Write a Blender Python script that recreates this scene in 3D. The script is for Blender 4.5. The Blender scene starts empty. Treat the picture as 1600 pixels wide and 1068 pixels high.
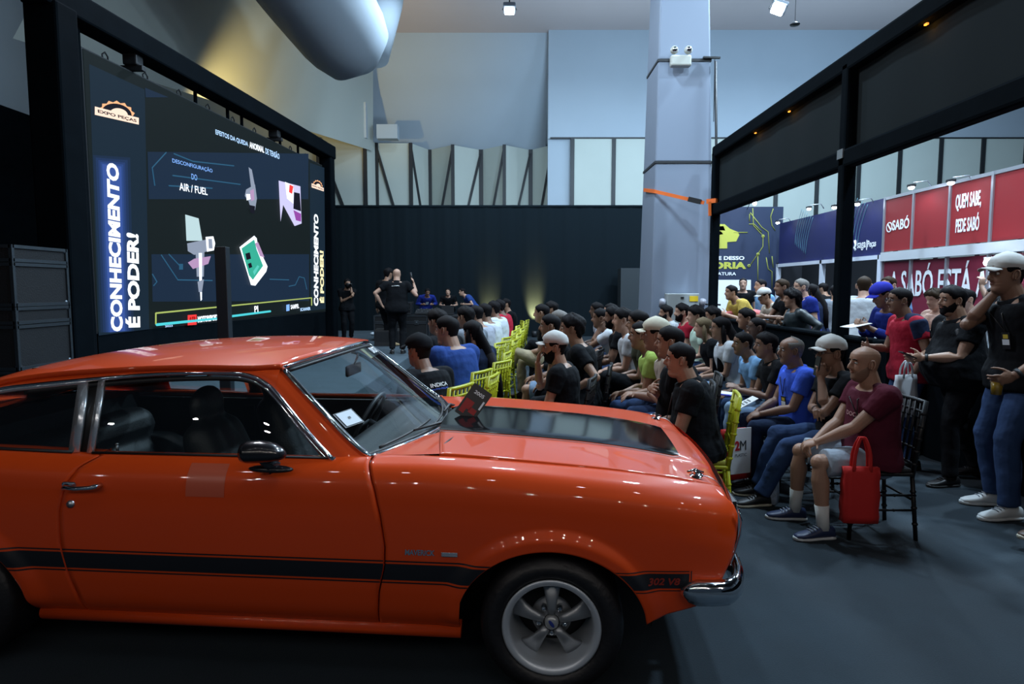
import bpy, math, random
import numpy as np
from mathutils import Vector, Matrix
random.seed(7)
PI = math.pi
sc = bpy.context.scene
# ---------------------------------------------------------------- camera
cam_d = bpy.data.cameras.new('camera'); cam = bpy.data.objects.new('camera', cam_d)
sc.collection.objects.link(cam); sc.camera = cam
cam_d.sensor_width = 36; cam_d.lens = 22.5; cam_d.clip_end = 200
CH = 1.65; PITCH = math.atan(84/1000)
cam.location = (0, 0, CH); cam.rotation_euler = (PI/2-PITCH, 0, 0)
# ---------------------------------------------------------------- world and colour
w = bpy.data.worlds.new('world'); sc.world = w; w.use_nodes = True
w.node_tree.nodes['Background'].inputs[0].default_value = (.35, .55, .8, 1)
w.node_tree.nodes['Background'].inputs[1].default_value = .05
sc.view_settings.view_transform = 'Standard'; sc.view_settings.look = 'None'
sc.view_settings.exposure = -0.12; sc.view_settings.gamma = 1
COL = sc.collection
# ---------------------------------------------------------------- hall lights
def V(*a): return np.array(a, float)
def lamp(kind, name, loc, power, col=(1, 1, 1), size=.3, target=None, spot=60, blend=.5, sy=None):
    d = bpy.data.lights.new(name, kind); o = bpy.data.objects.new(name, d); COL.objects.link(o)
    o.location = loc; d.energy = power; d.color = col
    if kind == 'AREA':
        d.size = size
        if sy: d.shape = 'RECTANGLE'; d.size_y = sy
    elif kind in ('POINT', 'SPOT'): d.shadow_soft_size = size
    if kind == 'SPOT': d.spot_size = math.radians(spot); d.spot_blend = blend
    if target is not None:
        o.rotation_euler = (Vector(target)-Vector(loc)).to_track_quat('-Z', 'Y').to_euler()
    return o
COOL = (.62, .82, 1.0)
# high-bay floods of the hall
for x, y, p in ((-1.5, 16, 350), (7.5, 16.5, 750), (6.0, 12.0, 1000), (.3, 10, 480), (8.5, 8, 900), (3.2, 6.6, 450), (6, 3.0, 620)):
    lamp('AREA', 'high_bay_and_fill_light', (x, y, 9.3), p, COOL, .5, target=(x+.01, y, 0))
lamp('AREA', 'high_bay_and_fill_light', (-4.2, 9.0, 8.0), 420, (.85, .9, 1), 1.5, target=(2.2, 6.5, 1))  # unseen fill added above the stage side to brighten the audience's faces
lamp('AREA', 'high_bay_and_fill_light', (-10, 15, 9.6), 110, COOL, .6, target=(-14, 17, 8))  # unseen lamp added to lift the otherwise unlit left wall
# unseen area lamps added to brighten the upper hall walls
lamp('AREA', 'wall_wash_fill', (3, 17, 6.5), 400, (.55, .78, 1), 2.5, target=(4, 24, 9.5), sy=.6)
lamp('AREA', 'wall_wash_fill', (11, 17, 6.5), 400, (.5, .75, 1), 2.5, target=(11, 24, 8.5), sy=.6)
lamp('AREA', 'wall_wash_fill', (-1.5, 18, 5.2), 130, (.6, .8, .95), 2, target=(-2, 24, 8.5), sy=.6)
lamp('SPOT', 'warm_uplight', (-7.4, 15.0, 4.6), 1900, (1, .74, .28), .15, target=(-6.6, 19.5, 8.2), spot=70, blend=1)
# small display spots of the stands behind and above the photographer (their glints run along the car)
for i in range(18):
    lamp('POINT', 'stand_spotlight', (-5.6+i*.66, -1.2-.5*(i % 3), 3.2+.3*((i*7) % 4)/2), 13.5, (1, .93, .88), .032)
for i in range(9):
    lamp('POINT', 'stand_spotlight', (-3.4+i*1.0, .5+.35*(i % 3), 4.5+.25*(i % 2)), 6, (.95, .95, 1), .05)

# ---------------------------------------------------------------- pixel helpers (photo pixel + depth -> point)
cP, sP = math.cos(PITCH), math.sin(PITCH)
def ray(px, py):
    a = (px-800)/1000; b = -(py-534)/1000
    return V(a, cP+b*sP, -sP+b*cP)
def atY(px, py, Y): d = ray(px, py); return V(0, 0, CH)+d*Y/d[1]
def atX(px, py, X): d = ray(px, py); return V(0, 0, CH)+d*X/d[0]
def atZ(px, py, z): d = ray(px, py); return V(0, 0, CH)+d*(z-CH)/d[2]
# ---------------------------------------------------------------- materials
MATS = {}
def mat(name, col=(.5, .5, .5), rough=.5, metal=0, coat=0, emit=0, ecol=None, noise=0, nscale=30, bump=0, bscale=80, spec=.5, alpha=1, trans=0, sheen=0):
    if name in MATS: return MATS[name]
    m = bpy.data.materials.new(name); m.use_nodes = True; MATS[name] = m
    nt = m.node_tree; b = nt.nodes['Principled BSDF']; I = b.inputs
    I['Base Color'].default_value = (*col, 1); I['Roughness'].default_value = rough
    I['Metallic'].default_value = metal; I['Coat Weight'].default_value = coat
    I['Coat Roughness'].default_value = .03
    I['Specular IOR Level'].default_value = spec
    I['Transmission Weight'].default_value = trans
    I['Sheen Weight'].default_value = sheen
    if alpha < 1: I['Alpha'].default_value = alpha
    if emit:
        I['Emission Color'].default_value = (*(ecol or col), 1); I['Emission Strength'].default_value = emit
    if noise or bump:
        tc = nt.nodes.new('ShaderNodeTexCoord')
    if noise:
        n = nt.nodes.new('ShaderNodeTexNoise'); n.inputs['Scale'].default_value = nscale; n.inputs['Detail'].default_value = 3
        nt.links.new(tc.outputs['Object'], n.inputs['Vector'])
        r = nt.nodes.new('ShaderNodeMix'); r.data_type = 'RGBA'
        r.inputs[6].default_value = (*[c*(1-noise) for c in col], 1); r.inputs[7].default_value = (*[min(1, c*(1+noise)) for c in col], 1)
        nt.links.new(n.outputs[0], r.inputs[0]); nt.links.new(r.outputs[2], I['Base Color'])
    if bump:
        n2 = nt.nodes.new('ShaderNodeTexNoise'); n2.inputs['Scale'].default_value = bscale; n2.inputs['Detail'].default_value = 2
        nt.links.new(tc.outputs['Object'], n2.inputs['Vector'])
        bm = nt.nodes.new('ShaderNodeBump'); bm.inputs['Strength'].default_value = bump; bm.inputs['Distance'].default_value = .02
        nt.links.new(n2.outputs[0], bm.inputs['Height']); nt.links.new(bm.outputs[0], I['Normal'])
    return m
def glassmat(name, tint, refl=.5, dens=.75, rough=.0):
    # thin pane: clear transmission tinted, with a mirror reflection on top
    m = bpy.data.materials.new(name); m.use_nodes = True; nt = m.node_tree; MATS[name] = m
    for n in list(nt.nodes): nt.nodes.remove(n)
    out = nt.nodes.new('ShaderNodeOutputMaterial'); tr = nt.nodes.new('ShaderNodeBsdfTransparent'); tr.inputs[0].default_value = (*tint, 1)
    gl = nt.nodes.new('ShaderNodeBsdfGlossy'); gl.inputs['Roughness'].default_value = rough
    fr = nt.nodes.new('ShaderNodeFresnel'); ge = nt.nodes.new('ShaderNodeNewGeometry'); mr = nt.nodes.new('ShaderNodeMapRange')
    mr.inputs[3].default_value = 1.52; mr.inputs[4].default_value = 1/1.52; nt.links.new(ge.outputs['Backfacing'], mr.inputs[0]); nt.links.new(mr.outputs[0], fr.inputs[0])
    mx = nt.nodes.new('ShaderNodeMixShader'); mu = nt.nodes.new('ShaderNodeMath'); mu.operation = 'MULTIPLY'; mu.inputs[1].default_value = refl*2
    mu.use_clamp = True
    nt.links.new(fr.outputs[0], mu.inputs[0]); nt.links.new(mu.outputs[0], mx.inputs[0])
    nt.links.new(tr.outputs[0], mx.inputs[1]); nt.links.new(gl.outputs[0], mx.inputs[2]); nt.links.new(mx.outputs[0], out.inputs[0])
    return m
# ---------------------------------------------------------------- mesh building
def unit(v): v = np.asarray(v, float); n = np.linalg.norm(v); return v/n if n > 1e-9 else V(0, 0, 1)
def frame(d, hint=(0, 0, 1)):
    d = unit(d); h = np.asarray(hint, float)
    if abs(np.dot(d, unit(h))) > .97: h = V(1, 0, 0)
    a = unit(np.cross(h, d)); return a, np.cross(d, a)
class MB:
    def __init__(s): s.v = []; s.f = []; s.m = []; s.mi = 0
    def add(s, vs, fs):
        o = len(s.v); s.v.extend([tuple(map(float, p)) for p in vs]); s.f.extend([tuple(i+o for i in f) for f in fs]); s.m.extend([s.mi]*len(fs)); return s
    def box(s, c, d, R=None):
        x, y, z = [k/2 for k in d]
        P = [V(i*x, j*y, k*z) for i in (-1, 1) for j in (-1, 1) for k in (-1, 1)]
        if R is not None: P = [R@p for p in P]
        return s.add([p+np.asarray(c) for p in P], [(0, 1, 3, 2), (4, 6, 7, 5), (0, 4, 5, 1), (2, 3, 7, 6), (0, 2, 6, 4), (1, 5, 7, 3)])
    def bbox(s, a, b): a = np.asarray(a, float); b = np.asarray(b, float); return s.box((a+b)/2, np.abs(b-a))
    def bar(s, a, b, wd, th, hint=(0, 0, 1)):
        a = np.asarray(a, float); b = np.asarray(b, float); x, y = frame(b-a, hint); P = []
        for q in (a, b):
            for i, j in ((-1, -1), (1, -1), (1, 1), (-1, 1)): P.append(q+x*i*wd/2+y*j*th/2)
        return s.add(P, [(3, 2, 1, 0), (4, 5, 6, 7), (0, 1, 5, 4), (1, 2, 6, 5), (2, 3, 7, 6), (3, 0, 4, 7)])
    def rings(s, rs, closed=True, cap=True):
        n = len(rs[0]); vs = [p for r in rs for p in r]; fs = []
        for i in range(len(rs)-1):
            for j in range(n if closed else n-1):
                k = (j+1) % n; fs.append((i*n+j, i*n+k, (i+1)*n+k, (i+1)*n+j))
        if cap and closed:
            fs.append(tuple(range(n-1, -1, -1))); fs.append(tuple((len(rs)-1)*n+j for j in range(n)))
        return s.add(vs, fs)
    def tube(s, pts, r, n=8, cap=True, flat=1, hint=(0, 0, 1)):
        pts = [np.asarray(p, float) for p in pts]; N = len(pts)
        rr = r if hasattr(r, '__len__') else [r]*N; rs = []; px = None
        for i, p in enumerate(pts):
            d = unit(pts[min(i+1, N-1)]-pts[max(i-1, 0)])
            if px is None: x, y = frame(d, hint)
            else:
                x = px-d*np.dot(px, d); x = unit(x); y = np.cross(d, x)
            px = x
            rs.append([p+x*math.cos(a)*rr[i]+y*math.sin(a)*rr[i]*flat for a in [2*PI*k/n for k in range(n)]])
        return s.rings(rs, True, cap)
    def capsule(s, a, b, ra, rb, n=12, flat=1, hint=(0, 0, 1), m=3):
        a = np.asarray(a, float); b = np.asarray(b, float); d = unit(b-a); x, y = frame(d, hint); rs = []
        for k in range(m+1):
            t = -PI/2*(1-k/(m+.0)) if k else -PI/2*.97
            rs.append((a+d*math.sin(t)*ra, ra*math.cos(t)))
        for k in range(m+1):
            t = PI/2*k/m if k < m else PI/2*.97
            rs.append((b+d*math.sin(t)*rb, rb*math.cos(t)))
        return s.rings([[c+x*math.cos(q)*r+y*math.sin(q)*r*flat for q in [2*PI*j/n for j in range(n)]] for c, r in rs])
    def ell(s, c, r, n=16, m=10, R=None):
        c = np.asarray(c, float); rs = []
        for i in range(m+1):
            t = PI*(i/m); t = min(max(t, .02), PI-.02)
            ring = [V(r[0]*math.sin(t)*math.cos(a), r[1]*math.sin(t)*math.sin(a), -r[2]*math.cos(t)) for a in [2*PI*j/n for j in range(n)]]
            if R is not None: ring = [R@q for q in ring]
            rs.append([c+q for q in ring])
        return s.rings(rs)
    def lathe(s, prof, c=(0, 0, 0), ax=(0, 0, 1), n=32, cap=False):
        c = np.asarray(c, float); d = unit(ax); x, y = frame(d, (0, 0, 1) if abs(d[2]) < .9 else (1, 0, 0))
        return s.rings([[c+d*h+(x*math.cos(a)+y*math.sin(a))*r for a in [2*PI*k/n for k in range(n)]] for r, h in prof], True, cap)
    def grid(s, G):
        n = len(G[0]); vs = [p for r in G for p in r]
        return s.add(vs, [(i*n+j, i*n+j+1, (i+1)*n+j+1, (i+1)*n+j) for i in range(len(G)-1) for j in range(n-1)])
    def prism(s, poly, o, ux, uy, un, th):
        o, ux, uy, un = map(lambda q: np.asarray(q, float), (o, ux, uy, un)); n = len(poly)
        P = [o+ux*a+uy*b for a, b in poly]; Q = [p+un*th for p in P]
        return s.add(P+Q, [tuple(range(n-1, -1, -1)), tuple(range(n, 2*n))]+[(i, (i+1) % n, n+(i+1) % n, n+i) for i in range(n)])
    def xf(s, R, t, i0=0):
        s.v[i0:] = [tuple(R@np.asarray(p)+t) for p in s.v[i0:]]; return s
    def obj(s, name, m, parent=None, smooth=True, auto=None):
        me = bpy.data.meshes.new(name); me.from_pydata(s.v, [], s.f)
        for q in (m if isinstance(m, (list, tuple)) else [m]): me.materials.append(q)
        if isinstance(m, (list, tuple)): me.polygons.foreach_set('material_index', s.m)
        if smooth: me.polygons.foreach_set('use_smooth', [True]*len(me.polygons))
        me.update()
        if smooth and auto: me.set_sharp_from_angle(angle=math.radians(auto))
        o = bpy.data.objects.new(name, me); COL.objects.link(o)
        if parent: o.parent = parent
        return o
def evalmesh(o):
    dg = bpy.context.evaluated_depsgraph_get(); dg.update(); return bpy.data.meshes.new_from_object(o.evaluated_get(dg))
def fuse(mb, name, m, parent, voxel, smooth=4, fac=.5):
    t = mb.obj(name, m, None, False); r = t.modifiers.new('r', 'REMESH'); r.mode = 'VOXEL'; r.voxel_size = voxel; r.use_smooth_shade = True
    if smooth:
        q = t.modifiers.new('s', 'SMOOTH'); q.iterations = smooth; q.factor = fac
    me = evalmesh(t); old = t.data; t.modifiers.clear(); t.data = me; bpy.data.meshes.remove(old)
    me.polygons.foreach_set('use_smooth', [True]*len(me.polygons)); me.materials.clear(); me.materials.append(m)
    if parent: t.parent = parent
    return t
def bev(o, wd=.01, seg=2):
    b = o.modifiers.new('b', 'BEVEL'); b.width = wd; b.segments = seg; b.limit_method = 'ANGLE'; return o
def thing(name, label, cat, loc=(0, 0, 0), rz=0, group=None):
    o = bpy.data.objects.new(name, None); COL.objects.link(o); o.location = loc; o.rotation_euler = (0, 0, rz); o.empty_display_size = .1
    return tag(o, label, cat, group)
def tag(o, label, cat, group=None):
    o['label'] = label; o['category'] = cat
    if group: o['group'] = group
    return o
def struct(o): o['kind'] = 'structure'; return o
def copy_tree(o, parent=None):
    c = o.copy(); COL.objects.link(c)
    if parent: c.parent = parent
    for ch in list(o.children): copy_tree(ch, c)
    return c
def text(s, name, m, o, ux, uy, wd, ht, parent=None, bold=0, ext=.002, shear=0, align=0):
    """a line of lettering fitted into a wd x ht box at corner o, along ux, up uy"""
    c = bpy.data.curves.new('t', 'FONT'); c.body = s; c.offset = bold; c.shear = shear; c.resolution_u = 3; c.space_line = .8
    t = bpy.data.objects.new('t', c); COL.objects.link(t); me = evalmesh(t); bpy.data.objects.remove(t); bpy.data.curves.remove(c)
    n = len(me.vertices); co = np.empty(n*3); me.vertices.foreach_get('co', co); co = co.reshape(-1, 3)
    a = co.min(0); b = co.max(0); sx = wd/(b[0]-a[0]); sy = ht/(b[1]-a[1])
    o = np.asarray(o, float); ux = unit(ux); uy = unit(uy); un = np.cross(ux, uy)
    P = o+np.outer((co[:, 0]-a[0])*sx, ux)+np.outer((co[:, 1]-a[1])*sy, uy)
    fs = [tuple(p.vertices) for p in me.polygons]; bpy.data.meshes.remove(me)
    mb = MB()
    if ext:
        # thin raised letters: front face plus its rim
        mb.add(P+un*ext, fs); E = {}
        for f in fs:
            for i in range(len(f)):
                e = (f[i], f[(i+1) % len(f)]); E[tuple(sorted(e))] = None if tuple(sorted(e)) in E else e
        rim = [e for e in E.values() if e]; mb.add(list(P+un*ext)+list(P), [(a_, b_, b_+n, a_+n) for a_, b_ in rim])
    else: mb.add(P, fs)
    return mb.obj(name, m, parent, False)
def lerp(a, b, t): return a+(b-a)*t
def itp(x, T): return float(np.interp(x, [p[0] for p in T], [p[1] for p in T]))
def smooth_itp(T):
    xs = np.array([p[0] for p in T], float); ys = np.array([p[1] for p in T], float)
    h = np.diff(xs); d = np.diff(ys)/h; m = np.zeros(len(xs)); m[1:-1] = np.where(d[1:]*d[:-1] > 0, (d[1:]+d[:-1])/2, 0); m[0] = d[0]; m[-1] = d[-1]
    def f(x):
        x = min(max(x, xs[0]), xs[-1]); i = min(int(np.searchsorted(xs, x, 'right')-1), len(h)-1); i = max(i, 0)
        t = (x-xs[i])/h[i]
        return float((2*t**3-3*t*t+1)*ys[i]+(t**3-2*t*t+t)*h[i]*m[i]+(-2*t**3+3*t*t)*ys[i+1]+(t**3-t*t)*h[i]*m[i+1])
    return f
def resample(P, n):
    P = np.asarray(P, float); L = np.r_[0, np.cumsum(np.linalg.norm(np.diff(P, axis=0), axis=1))]; t = np.linspace(0, L[-1], n)
    return np.array([[np.interp(q, L, P[:, k]) for k in range(P.shape[1])] for q in t])
def spline(P, n):
    """Catmull-Rom through the points, evenly resampled"""
    P = np.asarray(P, float); Q = np.vstack([2*P[0]-P[1], P, 2*P[-1]-P[-2]]); out = []
    for i in range(1, len(Q)-2):
        for t in np.linspace(0, 1, 12, endpoint=False):
            out.append(.5*((2*Q[i])+(-Q[i-1]+Q[i+1])*t+(2*Q[i-1]-5*Q[i]+4*Q[i+1]-Q[i+2])*t*t+(-Q[i-1]+3*Q[i]-3*Q[i+1]+Q[i+2])*t**3))
    out.append(P[-1]); return resample(out, n)
BLACK = mat('black_cloth', (.0025, .0045, .0065), .95, noise=.3, nscale=4, bump=.2, bscale=6, spec=.04)
# ================================================================ the hall
WALLM = mat('wall_paint', (.36, .42, .48), .8, noise=.06, nscale=.6)
PANELM = mat('panel_white', (.46, .50, .46), .7, noise=.05, nscale=1)
CEILM = mat('ceiling_paint', (.50, .43, .42), .9, noise=.06, nscale=.5)
STEEL = mat('steel_dark', (.02, .022, .025), .5, metal=.3)
ALU = mat('aluminium', (.55, .57, .6), .35, metal=1)
CHROME = mat('chrome', (.75, .77, .8), .07, metal=1)
CARPET = mat('carpet', (.010, .020, .029), .95, noise=.35, nscale=2.5, bump=.25, bscale=150)
def plane(name, P, m, n=1):
    mb = MB(); mb.add(P, [(0, 1, 2, 3)]); return mb.obj(name, m, None, False)
struct(MB().box((4.5, 10, -.1), (41, 36, .2)).obj('floor', CARPET, None, False))
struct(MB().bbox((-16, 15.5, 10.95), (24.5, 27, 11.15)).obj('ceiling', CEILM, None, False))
struct(MB().bbox((-16, -8, 10.95), (24.5, 15.5, 11.15)).obj('ceiling', mat('ceiling_front_darkened', (.05, .055, .065), .9), None, False))  # unseen front bays coloured dark to dim their reflection in the windshield
struct(MB().bbox((-15.1, -7, 6.9), (-14.9, 27, 11)).obj('wall_left', WALLM, None, False))
struct(MB().bbox((-15, -7, 0), (-14.7, 27, 6.9)).obj('wall_left_drape', BLACK, None, False))
struct(MB().bbox((24, -7, 0), (24.2, 27, 11)).obj('wall_right', WALLM, None, False))
# upper back wall: protruding block on the right, a leaning recess on the left
mb = MB(); mb.bbox((1.32, 24, 7.1), (24, 25, 11)); mb.bbox((1.32, 24.05, 0), (24, 24.3, 7.1)); struct(mb.obj('wall_back', WALLM, None, False))
mb = MB()
G = [[V(x, 24.25+1.75*(1-t)**1.6, 7.0+4.0*t) for x in (-6.6, -4, -2, 0, 1.33)] for t in np.linspace(0, 1, 9)]
mb.grid(G); struct(mb.obj('wall_back_recess', WALLM))
# leaning wall over the screen
A = atY(20, 60, 12); B = atY(583, 236, 24.2); C = atY(583, 20, 24.3); D = atY(330, -520, 12)
mb = MB(); mb.grid([[A*(1-t)+B*t, D*(1-t)+C*t] for t in (0, .25, .5, .75, 1)]); struct(mb.obj('wall_left_slope', mat('slope_paint', (.42, .45, .42), .8), None))
mb = MB(); mb.bbox((-14.9, 24, 0), (-5.9, 24.3, 11)); struct(mb.obj('wall_back_left', PANELM, None, False))
struct(MB().bbox((-5.7, 23.6, 7.05), (-5.25, 24.0, 8.3)).bbox((-4.9, 23.7, 7.05), (-4.15, 24.1, 7.55)).obj('trim_1', WALLM, None, False))
# zigzag partition panels with diagonal braces
t = tag(bpy.data.objects.new('folding_partition', None), 'tall white zigzag partition with black diagonal braces above the black drape', 'partition'); COL.objects.link(t)
pts = [(500, 23.9), (572, 23.9), (589, 24.7), (643, 24.7), (672, 25.9), (708, 25.0), (752, 25.9), (788, 25.0), (829, 25.9), (862, 25.0)]
for i in range(len(pts)-1):
    a = atY(pts[i][0], 300, pts[i][1]); b = atY(pts[i+1][0], 300, pts[i+1][1]); a[2] = b[2] = 0
    H7 = V(0, 0, 7.1); u = unit(b-a)
    MB().add([a, b, b+H7, a+H7, a+V(0, .05, 0), b+V(0, .05, 0), b+H7+V(0, .05, 0), a+H7+V(0, .05, 0)], [(0, 1, 2, 3), (7, 6, 5, 4), (3, 2, 6, 7), (0, 3, 7, 4), (1, 5, 6, 2)]).obj('panel', PANELM, t, False)
    f = V(0, -.06, 0)
    MB().bar(a+f, a+f+H7, .13 if i % 2 else .16, .08, (0, 1, 0)).obj('post', STEEL, t, False)
    up, lo = (a, b) if i < 4 else (b, a)
    if i != 1:
        MB().bar(up+f+V(0, 0, 7.0), lo+f+(up-lo)*.18+V(0, 0, 3.2), .09, .06, (0, 1, 0)).obj('brace', STEEL, t, False)
MB().bar(atY(870, 222, 24.2), atY(870, 222, 24.2)-V(0, 0, 5.4), .2, .2, (0, 1, 0)).obj('pipe', WALLM, t, False)
# flush panels of the back wall with dark posts
mb = MB(); mb.bbox((2.2, 23.9, 0), (23.9, 24.02, 7.08)); struct(mb.obj('wall_back_panels', PANELM, None, False))
mb = MB()
for px in (892, 955, 1015, 1078, 1141, 1203.5, 1266, 1329, 1391, 1453, 1517, 1582, 1645, 1708, 1770):
    X = (px-800)/1000*24; mb.bbox((X-.07, 23.84, 0), (X+.07, 23.92, 7.1))
mb.bbox((1.4, 23.86, 7.08), (23.9, 23.95, 7.13)); struct(mb.obj('trim_2', STEEL, None, False))
# black drape across the back
mb = MB(); xs = np.linspace(-14.6, 5.5, 260)
mb.grid([[V(x, 22+.012*math.sin(x*9)+.008*math.sin(x*23), z) for x in xs] for z in (0, 2.2, 4.43)]); mb.grid([[V(x, 22.2, z) for x in (-14.6, 5.5)] for z in (0, 4.43)])
mb.bbox((-14.6, 21.96, 4.38), (5.5, 22.2, 4.45)); tag(mb.obj('drape_wall', mat('drape', (.008, .0125, .016), .95, spec=.05)), 'long black drape wall across the back of the hall', 'curtain')
tag(bev(MB().bbox((3.55, 21.0, 0), (4.9, 21.6, 2.3)).obj('dark_booth', mat('booth_dark', (.02, .028, .034), .7), None, False)), 'dark grey block in front of the drape, left of the pillar', 'block')
# ---------------------------------------------------------------- fabric air duct
mb = MB(); ax = [atY(360, -215, 12.5), atY(450, -65, 14.3), atY(532, 45, 16), atY(562, 84, 16.5), atY(574, 98, 16.8)]
mb.tube(spline(ax, 14), [1.1]*11+[1.05, .9, .35], 40); t = thing('air_duct', 'large pale fabric air duct crossing the upper left under the ceiling', 'duct')
mb.obj('duct_body', mat('duct_fabric', (.36, .42, .48), .75, bump=.15, bscale=4), t)
MB().tube([atY(566, 80, 17.2), atY(590, 0, 17.6), atY(600, -44, 17.8)], [.7, .66, .62], 30).obj('duct_branch', MATS['duct_fabric'], t)
# ---------------------------------------------------------------- pillar
t = thing('pillar', 'big tapered pale blue square pillar right of the drape wall', 'pillar', (0, 0, 0)); t['kind'] = 'structure'
PM = mat('pillar_paint', (.20, .24, .31), .6, noise=.05, nscale=1)
def pil(z): return (lerp(2.70, 2.79, z/8), lerp(3.98, 3.68, z/8), 12.5, lerp(13.85, 13.4, z/8))
for i, (z0, z1) in enumerate(((0, 4.04), (4.06, 5.93), (5.95, 11))):
    a = pil(z0); b = pil(z1)
    bev(MB().add([(a[0], a[2], z0), (a[1], a[2], z0), (a[1], a[3], z0), (a[0], a[3], z0), (b[0], b[2], z1), (b[1], b[2], z1), (b[1], b[3], z1), (b[0], b[3], z1)],
        [(3, 2, 1, 0), (4, 5, 6, 7), (0, 1, 5, 4), (1, 2, 6, 5), (2, 3, 7, 6), (3, 0, 4, 7)]).obj('pillar_section', PM, t, False), .03, 2)
for z in (4.05, 5.94):
    a = pil(z); MB().bbox((a[0]-.012, a[2]-.012, z-.022), (a[1]+.012, a[3], z+.022)).obj('joint_strip', STEEL, t, False)
MB().tube([(3.83, 12.44, 5.9), (3.88, 12.42, 4.3), (3.92, 12.42, 2.5)], .025, 6).obj('conduit', STEEL, t)
MB().bar((3.92, 12.46, 5.97), (3.6, 12.46, 5.98), .05, .03).bar((3.82, 12.46, 5.95), (3.83, 12.46, 4.8), .012, .012).obj('bracket', STEEL, t, False)
t = thing('electrical_box', 'grey metal electrical box with a yellow sticker low on the pillar', 'box', (3.27, 12.36, 1.0))
bev(MB().box((0, 0, .25), (.62, .22, .6)).obj('cabinet', mat('box_grey', (.33, .36, .36), .5), t, False), .015)
MB().box((.2, -.118, .45), (.16, .01, .1)).obj('sticker', mat('yellow_sticker', (.8, .55, .02), .5), t, False)
MB().box((-.02, -.118, .47), (.06, .02, .03)).obj('latch', STEEL, t, False)
for x in (-.38, .38): MB().tube([(x, 0, .3), (x*1.02, -.1, .42)], .06, 10).obj('socket', mat('socket', (.3, .3, .34), .4), t)
MB().tube([(.33, 0, .35), (.75, 0, .33)], .02, 6).obj('conduit', STEEL, t)
P = atY(1062, 96, 12.42); t = thing('emergency_light', 'twin-head emergency light on top of the pillar joint', 'lamp', tuple(P-V(0, 0, .12)))
bev(MB().box((0, -.06, .1), (.38, .16, .2)).obj('housing', mat('beige_plastic', (.45, .45, .4), .5), t, False), .03)
for x in (-.13, .13):
    h = MB().ell((x, -.1, .29), (.075, .07, .075)).obj('lamp_head', mat('beige_plastic', (.45, .45, .4), .5), t)
    MB().ell((x, -.15, .29), (.052, .03, .052)).obj('lens', CHROME, h)
# orange ratchet strap from the pillar to the truss post
mb = MB(); z0 = 3.52; mb.bar((2.70, 13.3, 3.65), (2.73, 12.47, 3.5), .02, .07, (0, 0, 1)); mb.bar((2.73, 12.47, 3.5), (3.55, 12.0, 3.22), .012, .065, (0, 0, 1))
t = thing('ratchet_strap', 'orange ratchet strap tied from the pillar to the black truss post', 'strap'); OR = mat('orange_strap', (.85, .16, .02), .6)
mb.obj('webbing', OR, t, False); MB().bar((3.3, 12.15, 3.31), (3.5, 12.03, 3.24), .05, .09).obj('ratchet', STEEL, t, False)
MB().lathe([(.115, -.04), (.13, -.04), (.13, .04), (.115, .04)], (3.66, 11.8, 3.22), (0, 0, 1), 4).obj('wrap', OR, t, False)
MB().bar((3.56, 11.7, 3.2), (3.57, 11.7, 2.95), .05, .04).obj('strap_tail', OR, t, False)
# ---------------------------------------------------------------- lamps hanging from the ceiling
GLOW = mat('lamp_glow', (1, 1, 1), .5, emit=14, ecol=(.75, .9, 1))
for k, (px, py, Y, lb) in enumerate(((796, 17, 18, 'square flood lamp hanging from the ceiling above the drape wall'), (1215, 15, 15, 'tilted flood lamp hanging from the ceiling right of the pillar'))):
    P = atY(px, py, Y); t = thing('flood_lamp', lb, 'lamp', tuple(P), 0, 'flood lamps under the ceiling')
    R = np.array(Matrix.Rotation(math.radians(-12 if k == 0 else -30), 3, 'X')@Matrix.Rotation(math.radians(0 if k == 0 else 30), 3, 'Y'))
    bev(MB().box(R@V(0, .0, .1), (.34, .3, .14), R).obj('housing', mat('lamp_body', (.25, .28, .33), .4, metal=.5), t, False), .03)
    bev(MB().box(R@V(0, -.02, -.02), (.27, .24, .09), R).obj('diffuser', GLOW, t, False), .03)
    MB().tube([(0, 0, .15), (0, .05, 11-P[2])], .02, 6).obj('rod', STEEL, t)
    MB().bar((-.19, 0, .02), (-.1, 0, .22), .03, .02).bar((.19, 0, .02), (.1, 0, .22), .03, .02).obj('bracket', STEEL, t, False)
P = atY(1242, 38, 15); t = thing('ceiling_pendant', 'small dark disc hanging on a thin cord beside the flood lamp', 'pendant', tuple(P))
MB().lathe([(.005, .05), (.05, .04), (.11, 0), (.1, -.02), (.005, -.03)], n=20).obj('disc', STEEL, t); MB().tube([(0, 0, .04), (0, 0, 11-P[2])], .006, 5).obj('cord', STEEL, t)
# floor uplights washing the drape
for px, Y, lb in ((835, 21.72, 'small uplight glowing yellow on the drape, beyond the centre rows'), (764, 21.7, 'small uplight glowing yellow on the drape, beside the sound desk')):
    x = (px-800)/1000*Y; t = thing('uplight', lb, 'lamp', (x, Y-.1, 0), 0, 'uplights in front of the drape')
    MB().lathe([(.005, .0), (.09, 0), (.1, .2), (.07, .21), (.005, .19)], n=20).obj('can', STEEL, t)
    MB().lathe([(.005, .2), (.06, .2)], n=16).obj('lens', mat('warm_glow', (1, .8, .4), .5, emit=12, ecol=(1, .75, .3)), t)
    lamp('SPOT', 'uplight_beam', (x, Y-.02, .32), 2200 if px == 835 else 1000, (1, .76, .30), .04, target=(x, Y+.28, .95), spot=46, blend=1)
# ---------------------------------------------------------------- stage
STG = mat('stage_carpet', (.05, .075, .095), .95, noise=.25, nscale=3, bump=.2, bscale=150)
mb = MB(); mb.bbox((-12, 7.0, 0), (-2.12, 21.2, .25)); mb.bbox((-2.12, 16.6, 0), (-.85, 19.2, .25)); o = bev(mb.obj('stage', STG, None, False), .02); tag(o, 'low stage covered in blue grey carpet under the screen', 'stage')
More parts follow.
